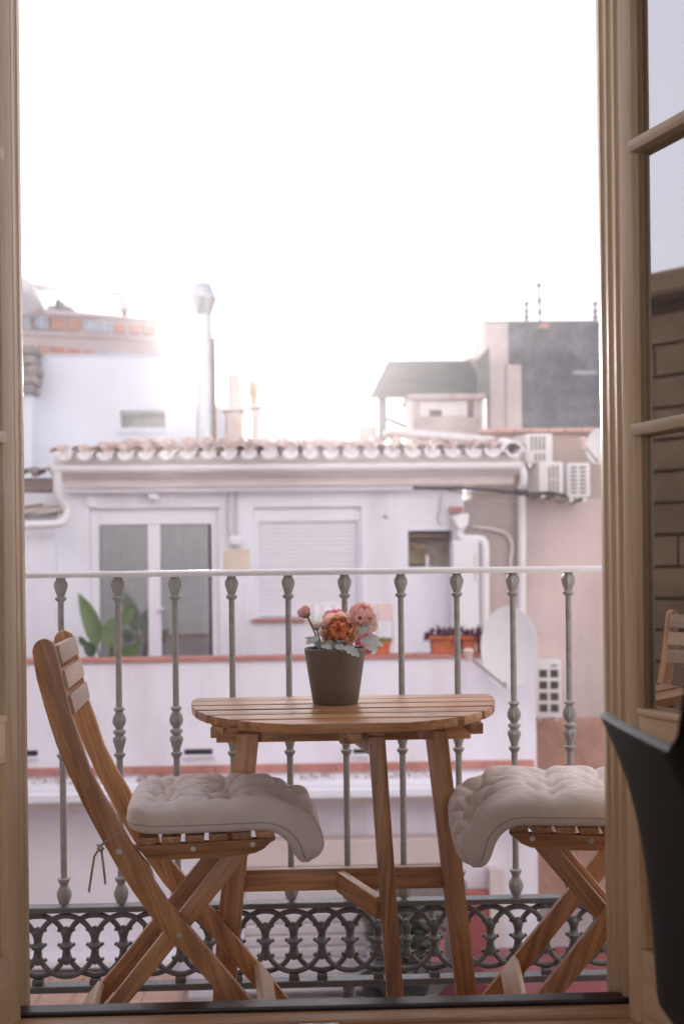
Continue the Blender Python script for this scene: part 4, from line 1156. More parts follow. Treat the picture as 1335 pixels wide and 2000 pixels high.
def aircon(label, x0, x1, y0, y1, side, Yf, slots, m):
    Yb = NY - .002
    t = thing('air_conditioner', label, 'air conditioner', (X((x0 + x1) / 2, Yf), Yb, Z(y1, Yf, x0)), 0, 'air conditioners on the pink house')
    a, b = at(x0, (y0 + y1) / 2, Yf).x, at(x1, (y0 + y1) / 2, Yf).x
    z0_, z1_ = at((x0 + x1) / 2, y1, Yf).z, at((x0 + x1) / 2, y0, Yf).z
    sh_ = at(side, 1000, Yf).x - a
    # body turned a little so that its left flank shows
    pts = [(a, Yf), (b, Yf - .04), (b + .02, Yf + .26), (a + sh_, Yf + .30)]
    obj('casing', MB().column(pts, z0_, z1_), acm, t, bevel=.02, seg=2, smooth=40)
    for (u0, u1, v0, v1) in slots:
        f = lambda u: a + (b - a) * u
        y_ = lambda u: Yf - .04 * u - .006
        zA, zB = z1_ - (z1_ - z0_) * v0, z1_ - (z1_ - z0_) * v1
        obj('grille_slot', MB().add([(f(u0), y_(u0), zB), (f(u1), y_(u1), zB), (f(u1), y_(u1), zA), (f(u0), y_(u0), zA), (f(u0), y_(u0) + .005, zB), (f(u1), y_(u1) + .005, zB), (f(u1), y_(u1) + .005, zA), (f(u0), y_(u0) + .005, zA)],
            [(0, 1, 2, 3), (7, 6, 5, 4), (0, 4, 5, 1), (1, 5, 6, 2), (2, 6, 7, 3), (3, 7, 4, 0)]), m, t)
    br = MB().box(a + .03, a + .07, Yf + .02, Yb, z0_ - .04, z0_ - .001)
    obj('wall_bracket', br, steel, t)
    obj('wall_bracket', MB().box(b - .07, b - .03, Yf + .02, Yb, z0_ - .04, z0_ - .001), steel, t)
    return t
S = []
for i in range(4): S.append((.18 + i * .15, .26 + i * .15, .10, .56)); 
for i in range(1, 4): S.append((.18 + i * .15, .26 + i * .15, .66, .92))
aircon('topmost white air conditioner under the pink coping, with upright grille slots', 1026, 1077, 847, 905, 1012, 11.95, S, ac2)
S = []
for i in range(3): S += [(.38 + i * .16, .47 + i * .16, .12 + .05 * (i == 0), .54), (.38 + i * .16, .47 + i * .16, .57, .96)]
aircon('air conditioner with three upright slots, left of the lower pair', 1052, 1098, 902, 964, 1036, 11.9, S, mat('ac_grille_tan', (0.30, 0.26, 0.22), .6, .2, 8))
S = []
for i in range(7):
    for j in range(2): S.append((.14 + j * .40, .40 + j * .40, .12 + i * .118, .17 + i * .118))
aircon('air conditioner with two columns of dark slits, nearest the door frame', 1107, 1150, 904, 972, 1099, 11.9, S, acd)
S = []
for i in range(4):
    for j in range(2): S.append((.16 + j * .42, .46 + j * .42, .18 + i * .195, .31 + i * .195))
S.append((.60, .84, .10, .125))
aircon('lower air conditioner with eight square dark openings beside the satellite dish', 1044, 1094, 1287, 1402, 1040, 11.7, S, mat('ac_square_dark', (0.075, 0.06, 0.05), .6, .3, 8))
# satellite dishes
def dish(label, c, rx, rz_, face, lnb, mount):
    t = thing('satellite_dish', label, 'satellite dish', c, 0, 'satellite dishes')
    f = Vector(face).normalized(); q = f.to_track_quat('Z', 'Y').to_matrix()
    vs = []; fs = []; n_, m_ = 28, 7
    for k, back in ((0, 0), (1, 1)):
        for i in range(m_ + 1):
            rr = i / m_
            for j in range(n_):
                a = 2 * math.pi * j / n_
                vs.append(Vector(c) + q @ Vector((rx * rr * math.cos(a), rz_ * rr * math.sin(a), .16 * rx * (rr * rr) * 1.4 - back * .015)))
    B = (m_ + 1) * n_
    for o_ in (0, B):
        for i in range(m_):
            for j in range(n_):
                j2 = (j + 1) % n_; fs.append((o_ + i * n_ + j, o_ + i * n_ + j2, o_ + (i + 1) * n_ + j2, o_ + (i + 1) * n_ + j))
    for j in range(n_):
        j2 = (j + 1) % n_; fs.append((m_ * n_ + j, m_ * n_ + j2, B + m_ * n_ + j2, B + m_ * n_ + j))
    obj('reflector', MB().add(vs, fs), mat('dish_white', (0.78, 0.77, 0.78), .5, .03, 3), t, smooth=60)
    low = Vector(c) + q @ Vector((0, -rz_ * .95, .1))
    obj('feed_arm', MB().tube([Vector(mount), (low + Vector(mount)) / 2 + Vector((0, -.03, -.02)), Vector(lnb)], .014, 8), mat('dish_arm', (.42, .38, .35), .5, metal=.4), t, smooth=60)
    l_ = Vector(lnb)
    obj('receiver', MB().lathe([(.0, -.06), (.03, -.055), (.03, .0), (.045, .02), (.05, .05), (.03, .065), (0, .07)], 14, l_, cap=False), mat('lnb_pink', (.72, .55, .50), .5), t, smooth=50)
    obj('mast', MB().tube([Vector(c) - f * .01, Vector(c) - f * .12, Vector((c[0] - f.x * .14, c[1] - f.y * .14, c[2] - .25))], .02, 8), MATS['dish_arm'], t, smooth=60)
    return t
dish('large white satellite dish in front of the terrace parapet', at(996, 1264, 9.7), .27, .385, (-.55, -1, .05), at(914, 1281, 9.4), at(984, 1332, 9.55))
dish('satellite dish half hidden by the right door frame', at(1172, 872, 12.0), .17, .21, (-.9, -1, .1), at(1138, 866, 11.8), at(1165, 896, 11.95))
# plants on the terrace
def planter(label, x0, x1, y0, y1, Yf, nleaf, seed):
    t = thing('planter_box', label, 'planter', (X((x0 + x1) / 2, Yf), Yf, Z(1280, Yf)), 0, 'terracotta planters on the parapet')
    a, b = X(x0, Yf), X(x1, Yf); z0_ = Z(1280, PYY) + .002; z1_ = Z(y0, Yf, x0)
    ins = (b - a) * .10
    tb = MB(); zz_ = [(z0_, ins, .0), (z1_ - .03, 0.01, .0), (z1_ - .03, -.012, -.012), (z1_, -.012, -.012)]
    vs = []
    for z, i_, e in zz_: vs += [(a + i_, Yf + e + i_ * .4, z), (b - i_, Yf + e + i_ * .4, z), (b - i_, Yf + .2 - e, z), (a + i_, Yf + .2 - e, z)]
    fs = [(3, 2, 1, 0), (12, 13, 14, 15)]
    for k in range(3):
        for j in range(4): fs.append((k * 4 + j, k * 4 + (j + 1) % 4, (k + 1) * 4 + (j + 1) % 4, (k + 1) * 4 + j))
    obj('box', MB().add(vs, fs), mat('orange_terracotta', (0.55, 0.15, 0.065), .75, .15, 6, .15), t, bevel=.006)
    r = random.Random(seed); lm = MB()
    for k in range(nleaf):
        x = r.uniform(a, b); y = Yf + r.uniform(-.02, .2); L = r.uniform(.05, .15); an = r.uniform(0, 6.28); dr = r.uniform(-.7, .9)
        d = Vector((math.cos(an) * .6, math.sin(an) * .6, dr)).normalized(); sd_ = d.cross(Vector((0, 0, 1))).normalized() * r.uniform(.009, .018)
        p = Vector((x, y, z1_ + r.uniform(-.02, .03)))
        lm.quad(p, p + d * L * .4 + sd_, p + d * L + Vector((0, 0, -.02)), p + d * L * .4 - sd_)
    tag(obj('foliage', lm, leafy('purple_leaf', (0.09, 0.02, 0.045), (0.22, 0.06, 0.10), .5, .2, 9), t), kind='stuff')
    return t
planter('terracotta planter with trailing purple plants, left one on the parapet', 838, 897, 1243, 1280, PYY - .01, 150, 1)
planter('terracotta planter with purple plants between the two others on the parapet', 899, 930, 1243, 1280, PYY - .01, 90, 2)
planter('terracotta planter with purple plants right beside the satellite dish', 932, 958, 1243, 1280, PYY - .01, 110, 3)
sp_ = thing('small_plant_pot', 'small square terracotta pot with a green cactus on the parapet', 'flower pot', (X(746, PYY), PYY + .09, Z(1280, PYY)))
p0, p1 = X(731, PYY), X(762, PYY); z0_ = Z(1280, PYY) + .002
obj('pot', MB().box(p0 + .01, p1 - .01, PYY + .02, PYY + .16, z0_, z0_ + .085).box(p0, p1, PYY + .01, PYY + .17, z0_ + .0855, z0_ + .115), mat('orange_terracotta', (.55, .15, .065)), sp_, bevel=.006)
cm = MB(); r9 = random.Random(8)
for k in range(90):
    x = r9.uniform(p0, p1); d = Vector((r9.gauss(0, .6), r9.gauss(0, .6), 1)).normalized(); L = r9.uniform(.03, .07); s_ = Vector((.008, 0, 0))
    p = Vector((x, PYY + r9.uniform(.02, .16), z0_ + .11)); cm.quad(p - s_, p + d * L * .5 + s_, p + d * L, p + d * L * .5 - s_)
tag(obj('foliage', cm, leafy('olive_leaf', (0.15, 0.16, 0.06), (0.28, 0.27, 0.12), .5, .2, 9), sp_), kind='stuff')
ban = thing('banana_plant', 'green broad leaved plant standing on the terrace before the glass door', 'plant', (X(206, 10.8), 10.8, zTer))
bc = Vector((X(206, 10.8), 10.8, 0))
obj('pot', MB().lathe([(0, 0), (.18, 0), (.24, .38), (.26, .40), (.23, .42), (0, .38)], 20, (bc.x, bc.y, zTer), cap=False), mat('terracotta_pot', (0.48, 0.16, 0.075), .8, .15, 8), ban, smooth=40)
bleaf = leafy('banana_leaf', (0.11, 0.18, 0.075), (0.22, 0.30, 0.13), .4, .35, 2)
bdark = leafy('banana_leaf_dark', (0.035, 0.08, 0.045), (0.07, 0.13, 0.07), .4, .2, 2)
def big_leaf(p0, p1, wpx, bend, m, Y, tw=0.0):
    a, b = at(*p0, Y), at(*p1, Y + .05); w_ = wpx / 190 / 2; vs = []; n_ = 14
    ax = (b - a); L = ax.length; ax.normalize(); sd_ = Vector((ax.z, tw, -ax.x)).normalized(); nrm = ax.cross(sd_)
    for i in range(n_ + 1):
        t_ = i / n_; ww = w_ * math.sin(math.pi * min(1, t_ ** .8 * .97 + .03)) ** .8
        c = a + ax * L * t_ + sd_ * bend * math.sin(t_ * math.pi) + nrm * .0
        for j in (-1, -.5, 0, .5, 1): vs.append(c + sd_ * ww * j + nrm * (-.12 * abs(j) * ww * 2 + .01 * math.sin(i * 2.3 + j * 3)))
    fs = [(i * 5 + j, i * 5 + j + 1, (i + 1) * 5 + j + 1, (i + 1) * 5 + j) for i in range(n_) for j in range(4)]
    l_ = obj('leaf', MB().add(vs, fs), m, ban, smooth=180)
    obj('stalk', MB().tube([a, (a + bc + Vector((0, 0, a.z))) / 2 - Vector((0, 0, .3)) if False else Vector(((a.x + bc.x) / 2, 10.8, a.z - .25)), Vector((bc.x, bc.y, zTer + .4))], [.010, .014, .02], 7), bleaf, l_, smooth=60)
big_leaf((190, 1262), (153, 1158), 34, .03, bleaf, 10.7)
big_leaf((214, 1266), (232, 1200), 46, -.02, bleaf, 10.75, .3)
big_leaf((232, 1222), (262, 1183), 26, .0, bleaf, 10.85, .2)
big_leaf((225, 1282), (276, 1250), 30, .04, bleaf, 10.8, .4)
big_leaf((182, 1285), (163, 1252), 24, .02, bdark, 10.75, .2)
big_leaf((168, 1262), (154, 1243), 14, .0, bdark, 10.85, .2)
# folding clothes airer and pale chair behind the flowers
ch = thing('terrace_chair', 'pale pink folding chair on the far terrace behind the flowers', 'chair', (X(752, 10.6), 10.7, zTer))
pk = mat('pale_pink_canvas', (0.76, 0.60, 0.58), .8, .05, 5)
for a in (736, 766): rect('back_post', a, a + 3, 1178, 1450, 10.7, .03, pk, ch)
rect('back_panel', 737, 768, 1178, 1212, 10.69, .009, pk, ch, bevel=.004)
rect('seat', 730, 772, 1300, 1306, 10.35, .34, pk, ch)
for a in (732, 768): rect('front_leg', a, a + 3, 1307, 1440, 10.36, .03, pk, ch)
ct = thing('cloth_on_line', 'white cloth with a green edge hung on the far terrace behind the flowers', 'cloth', (X(635, 10.6), 10.6, zTer))
cm = MB(); vs = []
for i in range(25):
    x = X(600 + i * 2.9, 10.6); y = 10.6 + .02 * math.sin(i * .9)
    for j in range(5): vs.append((x, y + .006 * j * math.sin(i), Z(1181 + j * 8, 10.6)))
cm.add(vs, [(i * 5 + j, i * 5 + j + 1, (i + 1) * 5 + j + 1, (i + 1) * 5 + j) for i in range(24) for j in range(4)])
obj('cloth', cm, fabric('white_cotton', (0.80, 0.79, 0.82)), ct, smooth=180)
rect('green_edge', 606, 648, 1203, 1214, 10.585, .01, fabric('pale_green', (.66, .74, .58)), ct)
for a in (598, 672): rect('post', a, a + 3, 1178, 1500, 10.61, .03, grey_pvc, ct)
rect('line_bar', 598, 675, 1178, 1181, 10.611, .02, grey_pvc, ct)
for k in range(3): rect('rung', 590, 640, 1236 + k * 9, 1238 + k * 9, 10.5, .02, grey_pvc, ct)

# ------------------------------------------------------------------ roofs and houses behind
cool_white = mat('cool_whitewash', (0.78, 0.80, 0.87), .9, .04, 1.2, .2, 22, stain=(.66, .66, .70), stain_amt=.3, stain_scale=.9)
BY = 14.6
wb = thing('tall_white_house', 'tall blank white house wall rising behind the tiled eave, with one grey window', 'house', (X(230, BY), BY, SZ))
wx0, wx1 = X(66, BY), X(344, BY)
gw = (X(238, BY), X(326, BY), Z(838, BY, 280), Z(802, BY, 280))
holes_wall('wall', wx0, wx1, SZ, Z(694, BY, 230), BY, .5, [gw], cool_white, wb)
obj('side_wall', MB().box(X(344, BY) + .001, X(474, BY + .1), BY + .1, BY + .6, SZ, Z(846, BY, 430)), cool_white, wb)
gb = MB().prism([(X(344, BY) + .001, Z(846, BY, 430) + .001), (X(474, BY), Z(846, BY, 430) + .001), (X(432, BY), Z(788, BY, 430)), (X(344, BY) + .001, Z(784, BY, 430))], BY + .1, BY + .6)
obj('gable', gb, cool_white, wb)
wnd = obj('window', MB().box(gw[0], gw[1], BY + .12, BY + .16, gw[2], gw[3]), mat('dusty_window', (0.33, 0.325, 0.31), .35, .25, 6), wb)
wf = MB(); wf.box(gw[0], gw[1], BY + .06, BY + .119, gw[3] - .04, gw[3] - .001); wf.box(gw[0], gw[1], BY + .06, BY + .119, gw[2] + .001, gw[2] + .04)
obj('frame', wf, mat('grey_frame', (.55, .55, .55), .6), wnd)
obj('sill', MB().box(gw[0] - .03, gw[1] + .03, BY - .05, BY + .05, gw[2] - .05, gw[2] - .002), cool_white, wnd)
obj('coping', MB().box(wx0 - .03, wx1 + .03, BY - .03, BY + .53, Z(694, BY, 230) + .001, Z(691.5, BY, 230)), cool_white, wb)
# metal flue
FY = 13.7
galv = mat('galvanised_metal', (0.56, 0.57, 0.60), .38, .12, 5, .05, 30, metal=.6)
flue = thing('metal_flue', 'tall galvanised metal chimney flue with a flared cowl above the roofs', 'chimney', (X(403, FY), FY, Z(870, FY, 403)))
fx = X(403, FY); kf = FY / FOC
fz = lambda py: Z(py, FY, 403)
obj('pipe', MB().lathe([(17 * kf, fz(1010)), (17 * kf, fz(657))], 28, (fx, FY, 0)), galv, flue, smooth=50)
for py in (700, 748, 800): obj('joint_band', MB().lathe([(17.6 * kf, fz(py + 2)), (17.9 * kf, fz(py)), (17.6 * kf, fz(py - 2))], 28, (fx, FY, 0)), galv, flue, smooth=50)
obj('collar', MB().lathe([(17.8 * kf, fz(656.5)), (18 * kf, fz(654)), (16.3 * kf, fz(640)), (16 * kf, fz(622)), (16 * kf, fz(616))], 28, (fx, FY, 0)), galv, flue, smooth=50)
obj('cowl', MB().lathe([(16.2 * kf, fz(616)), (26.5 * kf, fz(585)), (27 * kf, fz(583)), (17 * kf, fz(555.5)), (15.5 * kf, fz(554)), (0, fz(553))], 28, (fx, FY, 0), cap=False), galv, flue, smooth=35)
obj('side_pipe', MB().tube([(fx + 20 * kf, FY - .0, fz(1000)), (fx + 20 * kf, FY, fz(660))], 3.2 * kf, 10), mat('rusty_pipe', (.42, .27, .20), .6, .2, 9), flue, smooth=60)
# masonry chimneys
cm_ = mat('chimney_render', (0.66, 0.55, 0.50), .9, .12, 4, .3, 30)
c1 = thing('masonry_chimney', 'stubby pale round chimney pot on a stepped base, left of the slim one', 'chimney', (X(460, FY), FY, Z(870, FY, 460)), 0, 'masonry chimneys')
rect('base', 440, 473, 804, 880, FY, .3, cm_, c1, bevel=.02)
rect('cap', 432, 477, 793, 803, FY - .05, .4, cm_, c1, bevel=.02)
cx_ = X(460, FY); obj('stack', MB().lathe([(16 * kf, Z(792.5, FY, 460)), (14 * kf, Z(760, FY, 460)), (13.5 * kf, Z(738, FY, 460)), (16 * kf, Z(733, FY, 460)), (15 * kf, Z(728, FY, 460)), (0, Z(728, FY, 460))], 20, (cx_, FY + .15, 0), cap=False), cm_, c1, smooth=40)
c2 = thing('masonry_chimney', 'slim chimney with a turned pot, right of the stubby one', 'chimney', (X(498, FY), FY, Z(870, FY, 498)), 0, 'masonry chimneys')
rect('base', 490, 506, 797, 890, FY, .2, cm_, c2, bevel=.015)
rect('cap', 481, 512, 790, 796, FY - .06, .34, cm_, c2, bevel=.01)
cx_ = X(498, FY); obj('chimney_pot', MB().lathe([(8 * kf, Z(789.5, FY, 498)), (8 * kf, Z(775, FY, 498)), (11 * kf, Z(768, FY, 498)), (11 * kf, Z(752, FY, 498)), (8.5 * kf, Z(747, FY, 498)), (6 * kf, Z(741, FY, 498)), (0, Z(739, FY, 498))], 18, (cx_, FY + .1, 0), cap=False), mat('ochre_pot', (.52, .38, .26), .8, .2, 8), c2, smooth=40)
# left annex with old tiles
ax = thing('left_annex', 'low white annex with broken old roof tiles at the far left', 'annex', (X(80, 11.6), 11.6, SZ))
obj('wall', MB().box(-5.6, X(110, 11.7), 11.68, 11.95, SZ, Z(1016, 11.6, 80)), white_wall, ax)
obj('upper_wall', MB().box(-5.6, X(116, 11.9), 11.96, 12.3, Z(1016, 11.6, 80) - .3, Z(962, 11.9, 80)), white_wall, ax)
old = mat('old_brown_tile', (0.30, 0.23, 0.20), .9, .35, 5, .4, 30)
obj('old_verge', MB().box(-5.6, X(112, 12.0), 11.96, 12.4, Z(962, 11.9, 80) + .001, Z(934, 12, 80)), old, ax, bevel=.02)
for k in range(8):
    o = obj('old_tile', tile_mesh('old_tile', old, True, .10, .08, .45), None, ax)
    o.location = (X(112, 11.9) - .12 - k * .22, 11.86, Z(932, 11.9, 80)); o.rotation_euler = (.2, 0, rng.uniform(-.1, .1))
for k in range(14):
    x = X(122, 11.6) - rng.uniform(.05, 1.0); z = Z(1014, 11.6, 80) + rng.uniform(.02, .13)
    obj('debris_stick', MB().beam((x - .22, 11.78 + rng.uniform(-.06, .08), z + rng.uniform(-.03, .0)), (x + .16, 11.78, z + rng.uniform(0, .05)), .035, .02), old if k % 3 else mat('pale_tile', (.62, .52, .46), .9), ax)
dk = thing('weathered_gable', 'dark weathered roof edge at the left rim above the white wall', 'roof edge', (X(60, 14.3), 14.3, Z(860, 14.3, 60)))
obj('post', MB().box(-6.4, X(66, 14.3), 14.3, 14.6, SZ, Z(770, 14.3, 60)), cool_white, dk)
for k in range(5):
    obj('stone', MB().box(X(40, 14.25), X(72 + rng.uniform(-4, 8), 14.25), 14.2, 14.59, Z(770 - k * 19, 14.25, 60) + .003, Z(770 - (k + 1) * 19, 14.25, 60)), mat('weathered_stone', (0.36, 0.32, 0.31), .9, .4, 6, .5, 20), dk, bevel=.03)
# far apartment block
FA = 46.0
ap = thing('apartment_block', 'far pinkish apartment block with orange blinds and a roof pergola, upper left', 'building', (X(190, FA), FA, SZ))
apm = mat('apartment_render', (0.68, 0.56, 0.53), .9, .05, .5)
blind = mat('orange_blind', (0.62, 0.27, 0.17), .8, .12, 2)
bwin = mat('bluish_window', (0.46, 0.52, 0.58), .2, .2, 1)
slope_y = lambda px: (px - 60) * .094          # the block runs away to the right: its lines fall
def FAY(px): return FA + (px - 60) * .025
def apq(name, x0, x1, y0, y1, m, off=0.0, dep=.25, par=ap):
    p = [at(x0, y0 + slope_y(x0), FAY(x0) - off), at(x1, y0 + slope_y(x1), FAY(x1) - off), at(x1, y1 + slope_y(x1) * .55, FAY(x1) - off), at(x0, y1 + slope_y(x0) * .55, FAY(x0) - off)]
    return obj(name, MB().add(p + [q + Vector((0, dep, 0)) for q in p], [(3, 2, 1, 0), (4, 5, 6, 7), (0, 1, 5, 4), (1, 2, 6, 5), (2, 3, 7, 6), (3, 0, 4, 7)]), m, par)
apq('wall', 30, 322, 606, 900, apm, 0, 8)
apq('parapet', 30, 325, 600, 612, apm, .35, 8.4)
rn = at(312, 632, FAY(312)); obj('rounded_end', MB().lathe([(.55, -.9), (.62, .0), (.62, .30), (.3, .35)], 20, (rn.x - .25, rn.y + .6, rn.z)), apm, ap, smooth=40)
apq('band', 30, 320, 645, 652, mat('apartment_band', (.72, .60, .57), .9), .25, .3)
for (a, b, m_) in ((44, 58, bwin), (70, 92, bwin), (101, 126, blind), (132, 158, blind), (164, 187, bwin), (193, 217, bwin), (223, 245, blind), (253, 274, blind), (283, 303, blind)):
    f_ = apq('window', a - 1.5, b + 1.5, 614, 641.5, mat('window_frame_pale', (.72, .64, .62), .8), .30, .1)
    apq('blind' if m_ is blind else 'pane', a, b, 615.5, 640.5, m_, .42, .05, f_)
    if m_ is bwin: apq('mullion', (a + b) / 2 - 1, (a + b) / 2 + 1, 615.6, 640.4, trim_white, .50, .02, f_)
for (a, b, m_) in ((78, 94, blind), (102, 126, blind), (132, 157, blind), (164, 187, blind), (195, 216, bwin), (225, 247, bwin), (256, 277, bwin), (283, 303, bwin)):
    f_ = apq('window', a - 1.5, b + 1.5, 672, 705, mat('window_frame_pale', (.72, .64, .62), .8), .30, .1)
    apq('blind' if m_ is blind else 'pane', a, b, 673, 704, m_, .42, .05, f_)
pg = lambda px, py: at(px, py, FAY(px))
pergm = mat('pergola_brown', (.20, .14, .12), .8)
obj('pergola_beam', MB().beam(pg(30, 558), pg(262, 577), .5, .2), pergm, ap)
for a in (113, 176): obj('pergola_post', MB().beam(pg(a, 566), pg(a, 606), .09, .09, (0, 1, 0)), pergm, ap)
obj('pergola_brace', MB().beam(pg(144, 585), pg(163, 571), .07, .07), pergm, ap)
fin = [(228, 576), (263, 578), (259, 584), (260, 592), (268, 606), (248, 607), (232, 606), (235, 597), (231, 587)]
obj('roof_fin', MB().prism([(pg(a, b).x, pg(a, b).z) for a, b in fin], FAY(240) - .2, FAY(240) + .4), pergm, ap)
obj('fin_post', MB().beam(pg(244, 606), pg(244, 622), .25, .25, (0, 1, 0)), pergm, ap)
for (a, b, c_, d_) in ((93, 108, 596, 604), (108, 122, 586, 603), (125, 140, 597, 605)): rect('roof_unit', a, b, c_, d_, FA + 1.5, 1, mat('unit_grey', (.5, .47, .48), .8), ap)
tw = thing('lattice_mast', 'faint lattice antenna mast far left beside the door frame', 'antenna', at(68, 600, 60))
for k in (-1, 1): obj('upright', MB().beam(at(68 + k * 5, 600, 60), at(68, 495, 60), .07, .07, (0, 1, 0)), mat('mast_grey', (.45, .42, .42), .7), tw)
for k in range(6): obj('rung', MB().beam(at(64 + k * .5, 585 - k * 13, 60), at(72 - k * .5, 578 - k * 13, 60), .05, .05, (0, 1, 0)), MATS['mast_grey'], tw)
dm = thing('stair_turret', 'small stepped masonry turret on the far block by the left margin', 'turret', at(60, 620, FA - 1))
obj('body', MB().prism([(at(30, 0, FA - 1).x, at(30, 620, FA - 1).z), (at(74, 0, FA - 1).x, at(74, 604, FA - 1).z), (at(72, 0, FA - 1).x, at(72, 590, FA - 1).z), (at(65, 0, FA - 1).x, at(65, 578, FA - 1).z), (at(60, 0, FA - 1).x, at(60, 556, FA - 1).z), (at(50, 0, FA - 1).x, at(50, 545, FA - 1).z), (at(30, 0, FA - 1).x, at(30, 545, FA - 1).z)], FA - 1.2, FA - .4), mat('turret_brown', (.60, .52, .51), .9, .2, 1), dm)
# ochre house in the middle distance
OY = 27.0
oh = thing('ochre_house', 'distant ochre house with a sloping roof in the middle of the skyline', 'house', (X(590, OY), OY, SZ))
pts = [(505, 866), (520, 850), (560, 838), (600, 826), (640, 819), (657, 818), (657, 866), (657, 900), (505, 900)]
obj('wall', MB().prism([(at(a, b, OY).x, at(a, b, OY).z) for a, b in pts], OY, OY + 4), mat('ochre_render', (0.58, 0.42, 0.27), .9, .12, 1), oh)
rect('window', 630, 641, 833, 848, OY - .03, .028, mat('ochre_window', (.40, .36, .34), .5), oh)
obj('chimney', MB().prism([(at(a, b, OY + 1).x, at(a, b, OY + 1).z) for a, b in ((556, 842), (565, 840), (565, 830), (561, 825), (556, 830))], OY + .2, OY + .7), MATS['ochre_render'], oh)
vane = thing('roof_antenna', 'small boxy antenna on a thin pole above the ochre house', 'antenna', at(667, 850, OY))
obj('pole', MB().beam(at(667, 856, OY), at(667, 800, OY), .03, .03, (0, 1, 0)), MATS['mast_grey'], vane)
rect('head', 664, 671, 791, 803, OY - .05, .1, mat('vane_brown', (.35, .26, .22), .7), vane)
# corrugated shelter
CY = 15.4
sh_ = thing('corrugated_shelter', 'grey green corrugated sheet shelter on the roof behind the tiles', 'shelter', (X(840, CY), CY, Z(855, CY, 840)))
corr = mat('grey_green_sheet', (0.18, 0.172, 0.158), .6, .12, 2, .08, 20, stain=(.22, .19, .17), stain_amt=.4, stain_scale=2)
# sheet: lower edge near us, ridge behind
E0, E1, R0_, R1_ = at(719, 778, CY), at(950, 776, CY), at(757, 703, CY + 2.0), at(946, 703, CY + 2.0)
vs = []; NCW = 132
for i in range(NCW + 1):
    t_ = i / NCW; wv = .022 * math.sin(i * math.pi / 2)
    vs += [E0.lerp(E1, t_) + Vector((0, -wv * .4, wv)), R0_.lerp(R1_, t_) + Vector((0, -wv * .4, wv))]
vs2 = [v + Vector((0, .01, -.012)) for v in vs]
n2 = len(vs)
obj('roof_sheet', MB().add(vs + vs2, [(2 * i, 2 * i + 2, 2 * i + 3, 2 * i + 1) for i in range(NCW)] + [(n2 + 2 * i, n2 + 2 * i + 1, n2 + 2 * i + 3, n2 + 2 * i + 2) for i in range(NCW)] + [(0, 1, n2 + 1, n2), (n2 - 2, n2 * 2 - 2, n2 * 2 - 1, n2 - 1)]), corr, sh_, smooth=60)
rs = [at(930, 705, CY - .1), at(954, 677, CY - .1), at(956, 776, CY - .1), at(932, 776, CY - .1)]
obj('side_sheet', MB().prism([(p.x, p.z) for p in rs], CY - .12, CY - .06), mat('dark_green_sheet', (.15, .155, .145), .6), sh_)
rect('corner_post', 738, 756, 776, 860, CY + .2, .18, corr, sh_)
rect('post', 948, 956, 776, 840, CY + .3, .1, corr, sh_)
rect('back_wall', 700, 736, 832, 870, CY + 1.9, .2, mat('shelter_wall', (.46, .42, .40), .9, .2, 3), sh_)
obj('cross_bar', MB().beam(at(756, 818, CY + .6), at(796, 835, CY + .6), .06, .06), corr, sh_)
# concrete cistern box in front
CB = 13.6
cb = thing('concrete_box', 'weathered concrete roof box with a dark opening before the shelter', 'roof box', (X(870, CB), CB, Z(860, CB, 870)))
conc = mat('weathered_concrete', (0.47, 0.405, 0.385), .92, .15, 3, .4, 22, stain=(0.28, 0.22, 0.20), stain_amt=.75, stain_scale=2.6)
hz_ = [(X(834, CB), X(926, CB), Z(812, CB, 880), Z(782, CB, 880))]
holes_wall('body', X(803, CB), X(943, CB), Z(880, CB, 870), Z(780, CB, 870), CB, .6, [], conc, cb)
rect('recess_panel', 820, 925, 786, 812, CB - .004, .003, mat('pale_concrete', (.60, .56, .56), .9, .1, 4), cb)
rect('opening', 838, 862, 801, 813, CB - .008, .003, mat('concrete_dark', (.14, .10, .09), .9), cb, bevel=.0)
rect('opening', 912, 924, 783, 815, CB - .009, .003, MATS['concrete_dark'], cb)
rect('lid', 793, 947, 768.5, 779.5, CB - .06, .75, conc, cb, bevel=.015)
rect('pilaster', 795, 806, 780, 870, CB - .03, .2, mat('pale_concrete', (.6, .56, .56)), cb)
lampc = at(795, 773, CB - .1)
# grey rendered house with antennas
GY_ = 15.8
gh = thing('grey_house', 'tall house with a mottled dark grey wall at the upper right', 'house', (X(1080, GY_), GY_, SZ))
gm = mat('mottled_grey_render', (0.17, 0.167, 0.185), .92, .35, 3.2, .5, 20, stain=(.075, .075, .085), stain_amt=.85, stain_scale=4.5, detail=7)
gpink = mat('pale_pink_side', (0.56, 0.47, 0.45), .92, .15, 2.5, .3, 20, stain=(.68, .60, .57), stain_amt=.6, stain_scale=1.6)
ga_, gb_ = X(992, GY_, 700), X(1330, GY_, 700)
ztg = Z(629, GY_, 1080)
zoff = lambda px, py: at(px, py, GY_).z
obj('front_wall', MB().box(ga_ + .001, gb_, GY_, GY_ + .35, SZ, ztg), gm, gh)
obj('side_wall', MB().box(ga_ - .35, ga_, GY_ + .001, GY_ + 2.2, SZ, ztg - .004), gpink, gh)
rect('pilaster', 990, 1018, 712, 860, GY_ - .05, .049, gpink, gh)
rect('red_patch', 1052, 1072, 632, 641, GY_ - .004, .003, mat('brick_patch', (.48, .27, .20), .9, .2, 6), gh)
rect('pale_scar', 1118, 1164, 724, 731, GY_ - .004, .003, mat('scar', (.40, .40, .41), .9, .3, 8), gh)
obj('roof_edge', MB().box(ga_ - .36, gb_, GY_ - .01, GY_ + .36, ztg + .001, ztg + .02), mat('roof_edge_grey', (.3, .29, .29), .9), gh)
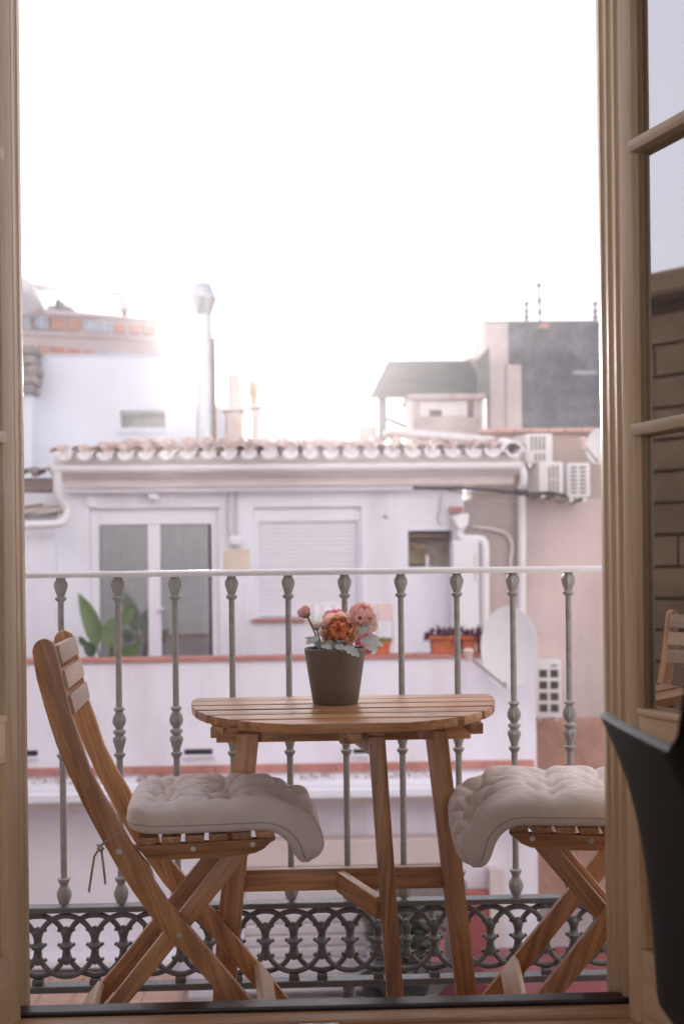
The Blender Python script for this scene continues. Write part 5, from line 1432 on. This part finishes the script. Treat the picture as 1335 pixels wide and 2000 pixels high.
for lab, a, top in (('short antenna pole at the left corner of the grey house roof', 1027, 591), ('tallest antenna pole on the grey house roof', 1054, 553), ('short antenna pole at the right end of the grey house roof', 1161, 591)):
    t = thing('antenna_pole', lab, 'antenna', at(a, 629, GY_ + .15), 0, 'antenna poles on the grey house')
    lean = -3 if top < 570 else 0
    obj('pole', MB().tube([at(a, 629, GY_ + .15), at(a + lean, top, GY_ + .15)], .02, 6), mat('antenna_dark', (.22, .2, .2), .6), t)
    for q in (.25, .55, .95): c = at(a + lean * q, 629 + (top - 629) * q, GY_ + .15); obj('clamp', MB().box(c.x - .04, c.x + .04, c.y - .03, c.y + .03, c.z - .03, c.z + .03), MATS['antenna_dark'], t, bevel=.006)

# stone house up the street: seen only mirrored in the right door's panes
st = thing('stone_house', 'tan stone block house up the street, mirrored in the right door panes', 'house', (-7.5, 6.0, SZ))
stone = mat('tan_stone', (0.22, 0.145, 0.09), .9, .3, 2, .5, 25, stain=(.14, .085, .05), stain_amt=.7, stain_scale=1.3)
jm = mat('stone_joint', (0.11, 0.07, 0.045), .95)
SX = -6.2
obj('core', MB().box(SX - 3, SX, 3.0, 8.2, SZ, 3.25), jm, st)
z = SZ; row = 0
while z < 3.0:
    y = 3.0
    while y < 8.05:
        y1 = min(y + rng.uniform(.8, 1.5), 8.2)
        obj('stone_block', MB().box(SX, SX + .03 + rng.uniform(0, .008), y, y1 - .015, z, z + .245), stone, st, bevel=.008)
        y = y1
    z += .27; row += 1
obj('cornice', MB().box(SX - 3, SX + .25, 2.9, 8.3, 3.251, 3.45), stone, st, bevel=.03)

# ------------------------------------------------------------------ evening haze in the air
hz_m = bpy.data.materials.new('thin_haze'); hz_m.use_nodes = True
hn, hl = hz_m.node_tree.nodes, hz_m.node_tree.links
hn.clear()
ho = hn.new('ShaderNodeOutputMaterial'); pv = hn.new('ShaderNodeVolumePrincipled')
pv.inputs['Color'].default_value = (0.93, 0.90, 0.93, 1)
pv.inputs['Density'].default_value = 0.005
pv.inputs['Anisotropy'].default_value = 0.84
hl.new(pv.outputs[0], ho.inputs['Volume'])
tag(obj('haze', MB().box(-73, 73, -12, 66, SZ - 1.5, 14.6), hz_m), 'thin evening haze in the air over the street and roofs', 'haze', kind='stuff')
